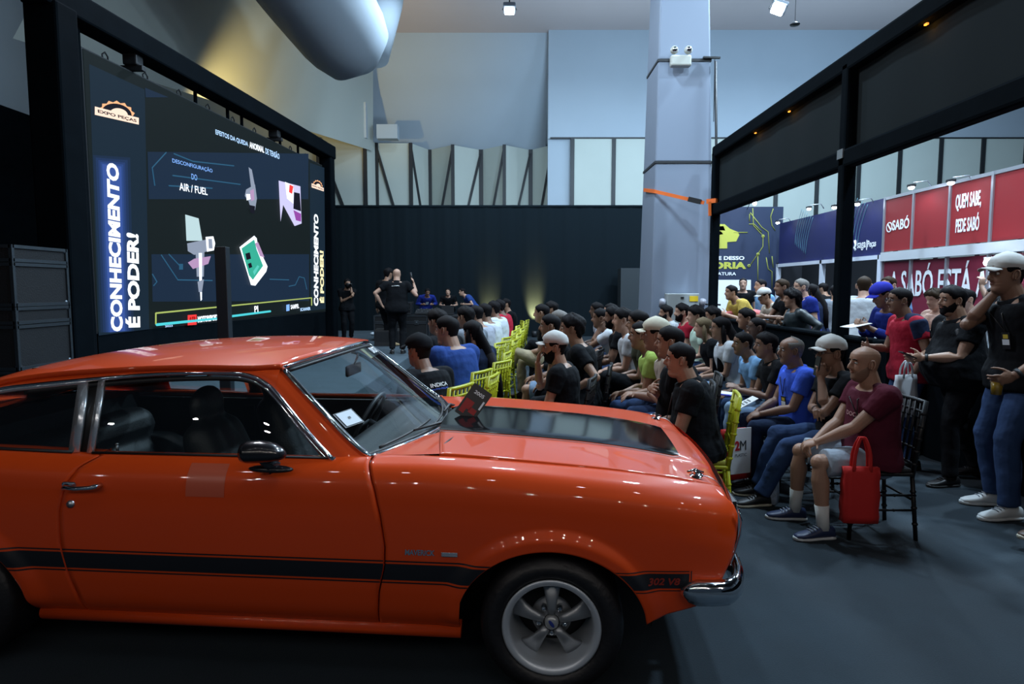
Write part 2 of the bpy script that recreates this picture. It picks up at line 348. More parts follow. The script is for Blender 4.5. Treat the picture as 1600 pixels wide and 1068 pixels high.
# ---------------------------------------------------------------- LED screen
SL = atY(153, 524, 8.3); SR = atY(508, 482, 16.0); SL[2] = SR[2] = 1.08; SW = np.linalg.norm(SR-SL); SU = (SR-SL)/SW; SN = unit(np.cross(SU, (0, 0, 1))); SH = 3.56
t = thing('led_screen', 'huge led screen showing a slide about engine sensors, inside the black truss frame', 'screen', tuple(SL), math.atan2(SU[1], SU[0]))
scr = t; CAMP = V(0, 0, CH)
def suv(px, py):
    d = ray(px, py); k = np.dot(SL-CAMP, SN)/np.dot(d, SN); P = CAMP+d*k-SL; return (np.dot(P, SU), P[2])
# local frame: x along the screen, -y towards the hall, z up
MB().bbox((-.02, 0, -.02), (SW+.02, .14, SH+.02)).obj('cabinet', STEEL, t, False)
def em(name, c, s): return mat(name, (0, 0, 0), .5, emit=s, ecol=c, spec=.04)
FACE = em('screen_face', (.010, .016, .018), 1); 
MB().bbox((0, -.01, 0), (SW, 0, SH)).obj('display', FACE, t, False)
EB = em('screen_bar', (.012, .026, .045), 1); EN = em('screen_navy', (.014, .030, .062), 1); EW = em('screen_white', (.85, .92, 1), 1.7); ECY = em('screen_blue', (.22, .45, 1), 1.3)
EIB = em('screen_ice', (.45, .68, 1), 1.5); EGL = em('screen_glow', (.06, .13, .5), 1); ELN = em('screen_line', (.10, .85, .95), .9); EYL = em('screen_yellow', (.6, .75, .2), .8)
ERD = em('screen_red', (.9, .05, .05), 1.2); EOR = em('screen_orange', (1, .5, .25), 1.2); EGR = em('screen_green', (.04, .42, .30), 1.2); EGY = em('screen_grey', (.32, .38, .50), 1); EDK = em('screen_dark', (.01, .01, .02), 1); EPK = em('screen_pink', (.55, .35, .6), 1)
ECI = em('screen_circuit', (.03, .12, .22), 1)
lay = [0]
def sp(name, poly, m):
    lay[0] += 1; P = [suv(*q) for q in poly]; y = -.011-lay[0]*.0005
    return MB().prism(P, (0, y, 0), (1, 0, 0), (0, 0, 1), (0, 1, 0), .0004).obj(name, m, t, False)
def st(s, name, a, b, hpx, m, bold=0, up=None):
    """slide text from pixel a to pixel b (its base line); up = pixel above a giving the height"""
    lay[0] += 1; A = suv(*a); B = suv(*b); y = -.012-lay[0]*.0005; u = V(B[0]-A[0], 0, B[1]-A[1]); C = suv(*up); v = V(C[0]-A[0], 0, C[1]-A[1])
    uu = unit(u); vv = v-uu*np.dot(v, uu)
    return text(s, name, m, (A[0], y, A[1]), uu, vv, np.linalg.norm(u), np.linalg.norm(vv), t, bold, 0)
sp('slide_side_bar', [(138, 100), (225, 140), (232, 514), (153, 524)], EB)
sp('slide_side_bar', [(483, 254), (506, 262), (508, 482), (485, 485)], EB)
for gw, gc in ((16, (.014, .032, .075)), (12, (.018, .042, .12)), (8, (.024, .055, .18)), (5, (.03, .075, .26)), (2, (.05, .11, .4))): sp('slide_glow', [(160-gw, 258-gw), (186+gw, 262-gw), (192+gw, 517), (172-gw, 519)], em('screen_glow_%s' % 'abcdefghijklmnopq'[gw], gc, 1))
sp('slide_panel', [(229, 237), (481, 240), (481, 311), (231, 311)], EN)
sp('slide_panel', [(235, 397), (482, 397), (482, 470), (237, 471)], EN)
sp('slide_patch', [(225, 137), (262, 152), (226, 152)], EN)
for P in ([(240, 290), (236, 262), (258, 238)], [(270, 240), (300, 252), (364, 259)], [(262, 290), (330, 294)], [(268, 274), (374, 288)], [(250, 398), (276, 437), (330, 438)], [(262, 397), (281, 417)], [(420, 436), (450, 437)], [(450, 447), (460, 445), (466, 432), (474, 434), (478, 452)], [(236, 428), (243, 440), (238, 446)]):
    lay[0] += 1; MB().tube([(lambda q: (q[0], -.012-lay[0]*.0005, q[1]))(suv(*q)) for q in P], .010, 4).obj('slide_trace', ECI, t)
sp('slide_trace_dot', [(278, 412), (284, 412), (284, 421), (278, 421)], ECI)
st('CONHECIMENTO', 'slide_title', (190, 517), (183, 258), 25, EW, .045, up=(171, 518))
st('É PODER!', 'slide_title', (217, 511), (214, 366), 20, EW, .045, up=(194, 515))
st('CONHECIMENTO', 'slide_title', (496, 478), (496, 336), 25, EW, .045, up=(489, 479))
st('É PODER!', 'slide_title', (505, 473), (504, 392), 25, em('screen_cream', (1, .9, .5), 1.4), .045, up=(498, 475))
st('EFEITOS DA QUEDA', 'slide_heading', (335, 211), (386, 230), 9, EIB, .02, up=(335, 202))
st('ANORMAL', 'slide_heading', (388, 231), (411, 239), 9, EW, .03, up=(388, 221))
st('DE TENSÃO', 'slide_heading', (413, 240), (435, 249), 9, EIB, .02, up=(413, 229))
st('DESCONFIGURAÇÃO', 'slide_text', (267, 255), (330, 271), 9, ECY, .01, up=(267, 246))
st('DO', 'slide_text', (297, 280), (306, 282), 9, ECY, .01, up=(297, 271))
st('AIR / FUEL', 'slide_text', (278, 297), (322, 305), 9, EW, .015, up=(278, 285))
# logos with a half gear over a banner
def logo(x0, y0, x1, y1, k):
    W_ = x1-x0; f = lambda a, b: (x0+a*W_, y0+b*(y1-y0)+a*k)
    n = 14; pol = [f(.5-.42*math.cos(PI*i/n)*(1.0 if i % 2 else .88), .62-.6*math.sin(PI*i/n)*(1 if i % 2 else .85)) for i in range(n+1)]
    sp('logo_gear', pol, EOR); pol = [f(.5-.34*math.cos(PI*i/n), .62-.46*math.sin(PI*i/n)) for i in range(n+1)]; sp('logo_gear', pol, EDK)
    pol = [f(.55-.2*math.cos(PI*i/n), .62-.26*math.sin(PI*i/n)) for i in range(n+1)]; sp('logo_gear', pol, em('screen_peach', (1, .75, .6), 1.3))
    sp('logo_banner', [f(0, .42), f(0, .8), f(1, .99), f(1, .68)], em('screen_peach', (1, .75, .6), 1.3)); st('EXPO PEÇAS', 'logo_text', f(.07, .72), f(.95, .93), 6, EDK, .03, up=f(.07, .54))
logo(145, 152, 214, 186, 9); logo(485, 279, 504, 296, 3)
# sensor, photo, injector and circuit board pictures
sp('sensor_picture', [(386, 261), (391, 265), (396, 291), (390, 294)], EGY); sp('sensor_picture', [(382, 296), (396, 288), (399, 310), (396, 328), (389, 325), (386, 314), (380, 306)], EGY)
sp('sensor_picture', [(382, 303), (388, 303), (389, 311), (383, 313)], EW); sp('sensor_picture', [(387, 320), (396, 322), (395, 334), (389, 332)], EDK); sp('sensor_picture', [(388, 298), (394, 295), (395, 312), (390, 314)], EPK)
sp('engine_photo', [(433, 282), (467, 291), (469, 349), (458, 353), (440, 320), (436, 346)], em('screen_lilac', (.62, .6, .9), 1.2)); sp('engine_photo', [(443, 284), (456, 290), (456, 318), (446, 310)], EW); sp('engine_photo', [(450, 288), (456, 291), (454, 303), (449, 300)], ERD)
sp('engine_photo', [(457, 300), (466, 302), (468, 330), (456, 326)], EDK); sp('engine_photo', [(456, 328), (468, 334), (468, 346), (460, 344)], em('screen_purple', (.35, .08, .45), 1))
sp('injector_picture', [(286, 335), (307, 341), (313, 376), (288, 376)], em('screen_pale', (.5, .68, .72), 1.2)); sp('injector_picture', [(289, 380), (320, 374), (322, 392), (300, 398), (290, 392)], EGY)
sp('injector_picture', [(318, 370), (330, 369), (333, 380), (331, 391), (320, 393)], EW); sp('injector_picture', [(322, 373), (328, 373), (329, 388), (323, 388)], EGY)
sp('injector_picture', [(302, 392), (316, 392), (315, 432), (304, 432)], EGY); sp('injector_picture', [(290, 410), (300, 404), (326, 400), (322, 412), (298, 420)], EPK); sp('injector_picture', [(307, 395), (312, 395), (312, 468), (310, 470), (308, 440)], EW)
sp('injector_picture', [(305, 440), (315, 436), (312, 456), (307, 456)], EGY)
sp('board_picture', [(371, 386), (394, 368), (398, 372), (400, 385), (415, 416), (413, 424), (396, 446), (389, 445)], EW); sp('board_picture', [(374, 388), (394, 374), (398, 390), (408, 415), (392, 437), (386, 430)], EGR)
sp('board_picture', [(380, 396), (387, 394), (389, 404), (382, 406)], EDK); sp('board_picture', [(384, 412), (389, 410), (391, 417), (386, 419)], EDK); sp('board_picture', [(395, 380), (400, 378), (410, 402), (403, 400)], EPK); sp('board_picture', [(392, 424), (399, 414), (402, 416), (394, 430)], em('screen_teal', (.1, .6, .5), 1.2))
def sl(a, b, m, r=.012):
    lay[0] += 1; MB().tube([(lambda q: (q[0], -.012-lay[0]*.0005, q[1]))(suv(*q)) for q in (a, b)], r, 4).obj('slide_line', m, t)
sl((239, 489), (484, 465), EYL); sl((239, 489), (239, 506), EYL); sl((484, 465), (484, 477), EYL); sl((240, 507), (338, 497), ELN, .02); sl((356, 494), (419, 486), ELN, .02)
sp('sponsor_tile', [(289, 492), (303, 491), (303, 507), (289, 508)], ERD); st('AFR', 'sponsor_text', (291, 503), (302, 502), 5, em('screen_red_dark', (.35, .0, .0), 1), .03, up=(291, 495))
st('MOTORSPORT', 'sponsor_text', (305, 504), (337, 500), 5, EW, .05, up=(305, 494)); st('PI', 'slide_text', (394, 488), (400, 487), 5, EW, .03, up=(394, 478))
sp('sponsor_tile', [(444, 476), (449, 475), (449, 485), (444, 486)], ECY); st('SAMPEL', 'sponsor_text', (451, 483), (464, 481), 5, EW, .03, up=(451, 476)); st('SCANNER', 'sponsor_text', (466, 486), (482, 484), 5, EIB, .03, up=(466, 481)); st('2023', 'sponsor_text', (253, 511), (265, 510), 4, EIB, .02, up=(253, 508))
for i in range(9):
    u = SW*(.06+.104*i); MB().tube([(u-.05, .05, SH), (u-.05, .05, SH+.08), (u, .05, SH+.12), (u+.05, .05, SH+.08), (u+.05, .05, SH)], .012, 6).obj('lifting_ring', STEEL, t)
# chain hoists between frame and screen
for u, lb in ((.9, 'chain hoist hanging over the near end of the screen'), (5.2, 'chain hoist hanging over the middle of the screen')):
    P = SL+SU*u; h = thing('chain_hoist', lb, 'hoist', (P[0], P[1], SH+1.12), 0, 'hoists holding the screen')
    bev(MB().box((0, .05, .14), (.2, .18, .16)).obj('motor', STEEL, h, False), .02); MB().bar((-.15, .05, .03), (.15, .05, .03), .1, .06).obj('bar', STEEL, h, False)
    MB().tube([(-.06+.02*math.sin(k*2), .05, .2+.04*k) for k in range(7)], .016, 5).obj('chain', STEEL, h); MB().tube([(.08+.03*math.sin(k*2.3), .0, .2+.03*k) for k in range(8)], .02, 5).obj('cable', STEEL, h)
# black clad frame round the screen
t = thing('screen_truss', 'black cloth clad truss goal frame around the led screen', 'truss'); off = -SN*.0
F0 = SL-SU*.50+SN*.02; F1 = SR+SU*.35+SN*.0; a = .42
def clad(name, p, q, wd, th, hint=(0, 1, 0), parent=None): return bev(MB().bar(p, q, wd, th, hint).obj(name, BLACK, parent, False), .03)
clad('post', V(F0[0], F0[1], .25), V(F0[0], F0[1], 4.95), .34, .42, SN, t); clad('post', V(F1[0], F1[1], .25), V(F1[0], F1[1], 4.95), .3, .3, SN, t)
clad('top_beam', V(F0[0], F0[1], 5.05)-SU*.25, V(F1[0], F1[1], 5.05)+SU*.2, .34, .32, (0, 0, 1), t)
clad('inner_cover', V(*(SL-SU*.22)[:2], .25), V(*(SL-SU*.22)[:2], 4.9), .36, .06, SN, t)
for u in (2.6, 3.6, 4.1, 5.7, 6.6): P = SL+SU*u-SN*.1; clad('hanger', V(P[0], P[1], SH+1.1), V(P[0], P[1], 4.95), .06, .06, SN, t)
MB().add([tuple(SL+SU*u+V(0, 0, z-1.08)-SN*.0) for u, z in ((0, .25), (SW, .25), (SW, 1.06), (0, 1.06))]+[tuple(SL+SU*u+V(0, 0, z-1.08)-SN*.3) for u, z in ((0, .25), (SW, .25), (SW, 1.06), (0, 1.06))],
    [(0, 1, 2, 3), (7, 6, 5, 4), (3, 2, 6, 7), (1, 5, 6, 2), (0, 3, 7, 4)]).obj('base_skirt', BLACK, t, False)
P = atY(347, 390, 6.6); t = thing('totem', 'slim black totem standing in front of the screen behind the car roof', 'totem', (P[0], P[1], 0))
bev(MB().bbox((-.058, -.05, .02), (.058, .05, 2.07)).obj('column', mat('totem_black', (.012, .018, .025), .4), t, False), .006); bev(MB().bbox((-.25, -.2, 0), (.25, .2, .02)).obj('base', STEEL, t, False), .004)
# ---------------------------------------------------------------- flight cases
CASE = mat('case_black', (.005, .006, .008), .6, bump=.15, bscale=60); CAL = mat('case_alu', (.12, .14, .16), .4, metal=1)
def flight_case(loc, dx, dy, h, label, group, rz=0, lid=.72):
    t = thing('flight_case', label, 'case', loc, rz, group)
    bev(MB().bbox((-dx/2, -dy/2, 0), (dx/2, dy/2, h)).obj('shell', CASE, t, False), .006); e = .016
    mb = MB()
    for x in (-1, 1):
        for y in (-1, 1): mb.bar((x*dx/2, y*dy/2, 0), (x*dx/2, y*dy/2, h), 2*e, 2*e)
    for z in (e, h*lid-.02, h*lid+.02, h-e):
        for s in (-1, 1):
            mb.bar((-dx/2, s*dy/2, z), (dx/2, s*dy/2, z), 2*e, 2*e); mb.bar((s*dx/2, -dy/2, z), (s*dx/2, dy/2, z), 2*e, 2*e)
    mb.obj('aluminium_edging', CAL, t, False)
    for x in (-1, 1):
        for y in (-1, 1):
            for z in (0.03, h-.03): MB().ell((x*(dx/2-.02), y*(dy/2-.02), z), (.035, .035, .03), 10, 6).obj('corner_ball', CAL, t)
    for x in (-.3, .3):
        l = bev(MB().box((x*dx, -dy/2-.015, h*lid), (.11, .02, .12)).obj('latch', CAL, t, False), .004); MB().box((x*dx, -dy/2-.03, h*lid), (.04, .01, .06)).obj('latch_key', CHROME, l, False)
    MB().tube([(-.07, -dy/2-.01, h*.35), (-.07, -dy/2-.045, h*.35), (.07, -dy/2-.045, h*.35), (.07, -dy/2-.01, h*.35)], .008, 6).obj('handle', CAL, t)
    return t
g = 'black flight cases stacked left of the screen'
flight_case((-5.68, 6.6, 0), 1.7, .75, .84, 'black flight case at the bottom of the stack left of the screen', g)
flight_case((-5.68, 6.6, .845), 1.7, .75, .62, 'black flight case in the middle of the stack left of the screen', g)
flight_case((-5.68, 6.6, 1.47), 1.7, .75, .60, 'black flight case on top of the stack left of the screen', g)
g = 'flight cases under the sound desk on stage'
flight_case((-2.96, 17.4, .25), 1.4, .8, .68, 'sound desk flight case nearer the screen, behind the presenter', g)
flight_case((-1.56, 17.4, .25), 1.3, .8, .68, 'sound desk flight case on the right with the blue shirted man behind', g)
# ---------------------------------------------------------------- small kit on the desk
t = thing('equipment_rack', 'open metal equipment rack on the left flight case', 'rack', (-3.0, 17.4, .95))
mb = MB()
for z in (0.02, .12, .22, .32): mb.bar((-.28, -.2, z), (.28, -.2, z), .02, .02); mb.bar((-.28, .2, z), (.28, .2, z), .02, .02)
for x in (-.28, .28):
    for y in (-.2, .2): mb.bar((x, y, 0), (x, y, .34), .02, .02)
mb.obj('frame', CAL, t, False); MB().bbox((-.26, -.17, .03), (.26, .18, .3)).obj('devices', STEEL, t, False)
t = thing('sound_mixer', 'sloped sound mixer with faders on the flight case desk', 'mixer', (-2.3, 17.3, .95))
mb = MB(); mb.add([(-.3, -.22, 0), (.3, -.22, 0), (.3, .22, 0), (-.3, .22, 0), (-.3, -.22, .04), (.3, -.22, .04), (.3, .22, .14), (-.3, .22, .14)], [(3, 2, 1, 0), (4, 5, 6, 7), (0, 1, 5, 4), (1, 2, 6, 5), (2, 3, 7, 6), (3, 0, 4, 7)]); mb.obj('console', STEEL, t, False)
mb = MB(); [mb.box((-.26+.05*i, -.15+.2*(i % 3)/2, .09+.03*(i % 3)), (.02, .03, .02)) for i in range(11)]; mb.obj('faders', ALU, t, False)
for x, y, lb in ((-1.75, 17.3, 'open laptop on the desk left of the seated operators'), (-.98, 17.3, 'grey wire edged console on the right flight case')):
    t = thing('laptop' if x < -1.2 else 'console', lb, 'laptop' if x < -1.2 else 'console', (x, y, .94))
    if x < -1.2:
        MB().box((0, 0, .01), (.34, .24, .02)).obj('keyboard', STEEL, t, False); MB().box((0, .15, .13), (.34, .02, .23)).obj('lid', STEEL, t, False)
    else:
        MB().box((0, 0, .05), (.56, .34, .08)).obj('body', STEEL, t, False); mb = MB()
        for z in (.1, .16): mb.bar((-.28, -.18, z), (.28, -.18, z), .015, .015)
        for q in (-.28, .28): mb.bar((q, -.18, 0), (q, -.18, .17), .015, .015)
        mb.obj('rail', CAL, t, False)
t = thing('stage_monitor', 'black wedge speaker on the stage behind the presenter', 'speaker', (-3.0, 15.7, .25))
mb = MB(); mb.add([(-.35, -.22, 0), (.35, -.22, 0), (.35, .25, 0), (-.35, .25, 0), (-.35, -.16, .37), (.35, -.16, .37), (.35, .1, .42), (-.35, .1, .42)], [(3, 2, 1, 0), (4, 5, 6, 7), (0, 1, 5, 4), (1, 2, 6, 5), (2, 3, 7, 6), (3, 0, 4, 7)])
bev(mb.obj('cabinet', CASE, t, False), .01); MB().box((0, -.2, .19), (.6, .01, .3)).obj('grille', STEEL, t, False)
P = atY(584, 518, 19); o = MB().ell((P[0], P[1], .3), (.11, .06, .05), 12, 8).obj('white_cap', mat('white_cloth', (.7, .78, .85), .8), None); tag(o, 'small white object lying on the stage left of the presenter', 'item')
# ---------------------------------------------------------------- right hand truss
TX = 3.7; t = thing('portal_truss', 'long black clad portal truss with fabric panels along the right side', 'truss')
for y in (11.8, 7.2, 2.6): clad('post', V(TX, y, 0), V(TX, y, 4.1), .15, .15, (0, 1, 0), t)
for z, h in ((3.07, .2), (4.1, .2)): clad('beam', V(TX, -2.2, z), V(TX, 11.86, z), .15, h, (0, 0, 1), t)
mb = MB(); ys = np.linspace(-2.2, 11.75, 90); mb.grid([[V(TX+.04+.006*math.sin(y*7+z), y, z) for y in ys] for z in np.linspace(3.15, 4.02, 5)]); mb.grid([[V(TX+.05, y, z) for y in (-2.2, 11.75)] for z in (3.15, 4.02)])
mb.obj('fabric_panel', mat('panel_cloth', (.013, .018, .020), .9, spec=.1), t)
MB().box((TX-.08, 7.2, 3.12), (.02, .12, .1)).obj('clamp', ALU, t, False)
WG = mat('amber_glow', (1, .4, .05), .5, emit=1.2, ecol=(1, .38, .06))
for y in (11.8-1.9, 8.72, 5.9):
    mb = MB().box((TX-.02, y, 3.985), (.02, .04, .015)); o = mb.obj('amber_lamp', WG, t, False); lamp('POINT', 'amber_glow', (TX-.04, y, 3.95), .35, (1, .4, .05), .015)
t = thing('crowd_barrier', 'waist high black skirted barrier between the seats and the crowd', 'barrier')
for xo, y0, y1 in ((.38, -1.5, 6.32), (.03, 6.4, 11.6)):
    mb = MB(); ys = np.linspace(y0, y1, 120); mb.grid([[V(TX+xo+.018*math.sin(y*11)*(1-z), y, z) for y in ys] for z in (0, .5, 1.08)]); mb.grid([[V(TX+xo+.07, y, z) for y in (y0, y1)] for z in (0, 1.08)])
    mb.obj('skirt', BLACK, t); clad('top_rail', V(TX+xo+.03, y0, 1.1), V(TX+xo+.03, y1, 1.1), .14, .06, (0, 0, 1), t)
MB().bbox((TX+.02, 6.32, 0), (TX+.46, 6.40, 1.12)).obj('return_panel', BLACK, t, False)
# ================================================================ stands beyond the crowd
BX = 7.9
def red(name, c): return mat(name, c, .55)
RED = red('stand_red', (.24, .012, .016)); RED2 = red('stand_crimson', (.17, .010, .032)); BLUE = red('stand_blue', (.012, .02, .16)); NAVY = red('stand_navy', (.006, .012, .045))
WHT = mat('sign_white', (.8, .82, .85), .6); FRM = mat('stand_frame', (.42, .44, .48), .4, metal=.7)
LEDW = mat('led_white', (1, 1, 1), .5, emit=25, ecol=(.8, .88, 1))
# red stand: wall along the depth, lower panels, shelf band, fascia
t = thing('exhibition_stand', 'red exhibition stand with white lettering at the right edge', 'stand', (BX, 0, 0)); mods = [13.73, 12.75, 11.7, 10.67, 9.65, 8.6, 7.6, 6.6]
for i in range(len(mods)-1):
    a, b = mods[i], mods[i+1]
    MB().bbox((0, a-.02, 2.42), (.04, b+.02, 3.5)).obj('fascia_panel', RED, t, False)
    MB().bbox((.02, a-.02, .1), (.06, b+.02, 2.2)).obj('wall_panel', RED2, t, False)
for y in mods: MB().bbox((-.03, y-.025, 0), (.03, y+.025, 3.56)).obj('post', FRM, t, False)
MB().bbox((-.02, mods[0], 3.5), (.03, mods[-1], 3.56)).obj('top_rail', FRM, t, False)
MB().bbox((-.06, mods[0], 2.22), (.04, mods[-1], 2.40)).obj('shelf_band', mat('band_white', (.5, .53, .56), .5), t, False)
def bt(s, name, y0, y1, z0, z1, m, par, bold=0, x=-.006, shear=0): return text(s, name, m, (x, y0, z0), (0, -1, 0), (0, 0, 1), y0-y1, z1-z0, par, bold, .004, shear)
Y = lambda px: BX*1000/(px-800)
def Z(py, px): return CH+(450-py)/1000*Y(px)*.997
bt('SABÓ', 'sign_lettering', Y(1388), Y(1414), 2.84, 3.10, WHT, t, .02)
mb = MB(); mb.lathe([(.085, -.004), (.105, -.004), (.105, .004), (.085, .004)], (-.01, Y(1383.5), 2.92), (1, 0, 0), 24); mb.bar((-.012, Y(1383.5)-.06, 2.86), (-.012, Y(1383.5)+.06, 2.99), .01, .03); mb.obj('sign_logo', WHT, t, False)
bt('QUEM SABE,', 'sign_lettering', Y(1484), Y(1523), 3.0, 3.30, WHT, t, .02); bt('PEDE SABÓ', 'sign_lettering', Y(1486), Y(1522), 2.63, 2.93, WHT, t, .02)
bt('A SABÓ ESTÁ AQUI', 'wall_lettering', Y(1387), Y(1590), 1.40, 2.13, WHT, t, .012, x=.01)
BST = t
# blue stand continues the line, open front with white posts
t = thing('exhibition_stand', 'blue exhibition stand with wave lines and white framed dark openings', 'stand', (BX, 0, 0)); b1 = 19.1
MB().bbox((0, 13.78, 2.36), (.05, b1, 3.55)).obj('fascia_panel', mat('saga_blue', (.008, .012, .085), .5), t, False)
for y in (13.8, 16.4, b1): MB().bbox((-.05, y-.05, 0), (.06, y+.05, 2.36)).obj('post', mat('white_post', (.6, .65, .75), .4), t, False)
MB().bbox((-.05, 13.8, 2.27), (.06, b1, 2.36)).obj('lintel', MATS['white_post'], t, False)
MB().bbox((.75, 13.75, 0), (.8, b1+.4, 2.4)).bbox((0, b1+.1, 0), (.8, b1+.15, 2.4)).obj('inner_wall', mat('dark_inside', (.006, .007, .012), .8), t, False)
for k in range(7):
    for y0, sgn in ((17.0, 1), (14.4, 1)):
        P = [(-.006, y0+.11*k+.35*math.sin(a*1.7), 3.5-.95*a+.05*k) for a in np.linspace(0, 1, 14)]
        MB().tube(P, .006, 4).obj('wave_line', mat('wave_line', (.12, .28, .35), .5), t)
bt('saga', 'sign_lettering', Y(1335), Y(1348), 2.5, 2.68, WHT, t, .01); bt('Peças', 'sign_lettering', Y(1351), Y(1364), 2.52, 2.7, WHT, t, .01); MB().bbox((-.008, Y(1349.6)-.012, 2.5), (-.002, Y(1349.6)+.012, 2.72)).obj('sign_divider', WHT, t, False)
mb = MB(); mb.tube([(-.008, Y(1333), 2.52), (-.008, Y(1331), 2.58), (-.008, Y(1333), 2.64), (-.008, Y(1331.5), 2.74)], .03, 5); mb.obj('sign_logo', WHT, t)
# poster wall facing the hall
t = thing('poster_wall', 'navy poster wall with yellow circuit lines and a car emblem', 'poster', (5.6, 19.6, 0))
MB().bbox((0, 0, 0), (2.6, .08, 4.1)).obj('board', mat('poster_navy', (.010, .020, .055), .6), t, False)
YEL = mat('poster_yellow', (.42, .42, .06), .6); LYE = mat('poster_line', (.28, .30, .05), .6)
def pq(px, py): P = atY(px, py, 19.6); return (P[0]-5.6, -.01, P[2])
for L in ([(1170, 350), (1178, 350), (1190, 362)], [(1176, 325), (1177, 352), (1192, 368), (1192, 385), (1172, 414)], [(1172, 332), (1190, 355), (1200, 362), (1202, 395)], [(1208, 326), (1204, 338), (1206, 352), (1211, 360)], [(1184, 400), (1184, 440)], [(1197, 402), (1200, 420), (1206, 424), (1206, 450)], [(1206, 400), (1208, 418)], [(1171, 334), (1171, 346)], [(1146, 363), (1168, 363)]):
    MB().tube([pq(*q) for q in L], .013, 4).obj('circuit_line', LYE, t)
for q in ((1170, 415), (1184, 397), (1192, 369)): MB().lathe([(.02, 0), (.05, 0), (.05, -.01), (.02, -.01)], pq(*q), (0, 1, 0), 12).obj('circuit_dot', LYE, t)
def pp(name, L, m): return MB().prism([(pq(*q)[0], pq(*q)[2]) for q in L], (0, -.004, 0), (1, 0, 0), (0, 0, 1), (0, -1, 0), .01).obj(name, m, t, False)
pp('car_emblem', [(1100, 363), (1112, 357), (1116, 350), (1132, 350), (1140, 357), (1152, 362), (1155, 367), (1150, 377), (1136, 378), (1136, 388), (1112, 388), (1100, 380)], YEL)
pp('car_emblem', [(1106, 362), (1126, 361), (1130, 366), (1108, 368)], NAVY); pp('car_emblem', [(1118, 354), (1130, 353), (1133, 360), (1118, 360)], NAVY)
def pt_(s, x0, x1, y0, y1, m, b=0): A = pq(x0, y1); B = pq(x1, y0); return text(s, 'poster_lettering', m, (A[0], -.004, A[2]), (1, 0, 0), (0, 0, 1), B[0]-A[0], B[2]-A[2], t, b, .01)
pt_('NESSE DESSO', 1098, 1163, 400, 406, WHT, .03); pt_('TORIA', 1098, 1166, 409, 420, YEL, .05); pt_('ASSINATURA', 1098, 1150, 425, 430, WHT, .01)
pp('white_panel', [(1100, 437), (1173, 437), (1173, 500), (1100, 500)], mat('poster_white', (.75, .78, .8), .6))  # plain white board below the lettering
# arm spotlights along the tops of the stands
def arm(px, py, yy, lb, pw=10):
    P = V(BX-.35, yy, 0); P[2] = CH+(450-py)/1000*yy; t = thing('arm_spotlight', lb, 'lamp', tuple(P), 0, 'arm spotlights on the stands')
    MB().tube([(.38, 0, .02), (.3, 0, .14), (.03, 0, .1)], .012, 6).obj('arm', FRM, t); bev(MB().box((0, 0, .05), (.1, .14, .05)).obj('lamp_head', STEEL, t, False), .01)
    MB().ell((.0, 0, .008), (.05, .065, .035), 14, 8).obj('led', LEDW, t)
    lamp('SPOT', 'stand_light', (P[0]-.02, P[1], P[2]-.02), pw, (.72, .8, 1), .05, target=(BX+.3, yy, P[2]-1.3), spot=120, blend=.6)
arm(1215, 350, 18.4, 'arm spotlight at the far left end of the blue fascia')
arm(1264, 329, 16.5, 'arm spotlight over the middle of the blue fascia')
arm(1302, 327, 15.2, 'arm spotlight on the blue fascia just left of the near truss post'); arm(1338, 322, 14.2, 'arm spotlight over the right end of the blue fascia')
arm(1425, 297, 12.3, 'arm spotlight over the plain red fascia panel', 20); arm(1486, 290, 11.2, 'arm spotlight over the fascia panel with two lines of lettering', 16)
P = atX(1543, 410, BX-.25); q = P-V(BX, 0, 0); h_ = MB().box(q+V(.08, 0, .03), (.16, .18, .12)).obj('shelf_lamp', FRM, BST, False); MB().ell(q, (.05, .07, .06), 12, 8).obj('led', LEDW, h_)
lamp('POINT', 'stand_light', (P[0]-.12, P[1], P[2]), 10, (.8, .86, 1), .05)
for x, Y_, z in ((6.6, 19.0, 4.2), (7.2, 19.0, 4.2)):
    t = thing('poster_spotlight', 'small spotlight clipped over the poster wall, '+('left one above the car emblem' if x < 7 else 'right one above the circuit lines'), 'lamp', (x-.1, Y_, z-.08), 0, 'spotlights over the poster wall')
    MB().ell((0, 0, 0), (.06, .06, .06), 12, 8).obj('bulb', LEDW, t); MB().tube([(0, 0, .05), (0, .3, .12), (0, .6, -.1)], .012, 6).obj('arm', FRM, t)
    lamp('SPOT', 'stand_light', (x-.1, Y_-.05, z-.1), 10, (.8, .9, 1), .05, target=(x, Y_+.7, z-2), spot=110, blend=.6)
# lights inside the exhibition area that light the crowd and the wall behind
lamp('AREA', 'stand_ceiling_light', (6.0, 9.5, 4.6), 60, (.75, .85, 1), 1.2, target=(6, 9.5, 0))
lamp('AREA', 'stand_ceiling_light', (6.3, 16, 4.6), 60, (.75, .85, 1), 1.2, target=(6.3, 16, 0))
# ================================================================ the orange coupe
# car axes: x forward from the front axle, y to the car's left, z up
CARYAW = math.radians(-4.8)
car = thing('car', 'orange red seventies coupe with black side stripe and black bonnet panel', 'car', (.2295, 3.317, 0), CARYAW)
PAINT = mat('orange_paint', (.64, .060, .006), .4, coat=.75, spec=.15)
GBLK = mat('gloss_black', (.006, .006, .008), .25, coat=1); RUB = mat('rubber_trim', (.008, .008, .009), .5); INT = mat('interior_black', (.012, .013, .015), .5, bump=.1, bscale=90)
TCH = mat('trim_chrome', (.72, .76, .80), .24, metal=.8, bump=.25, bscale=14)
STRIPE = mat('stripe_black', (.008, .009, .013), .45)
Wz = smooth_itp([(.20, .74), (.25, .80), (.30, .838), (.40, .868), (.5, .882), (.6, .888), (.7, .889), (.78, .884), (.84, .876), (.875, .866), (.90, .850), (.92, .832), (.935, .812), (.95, .78)])
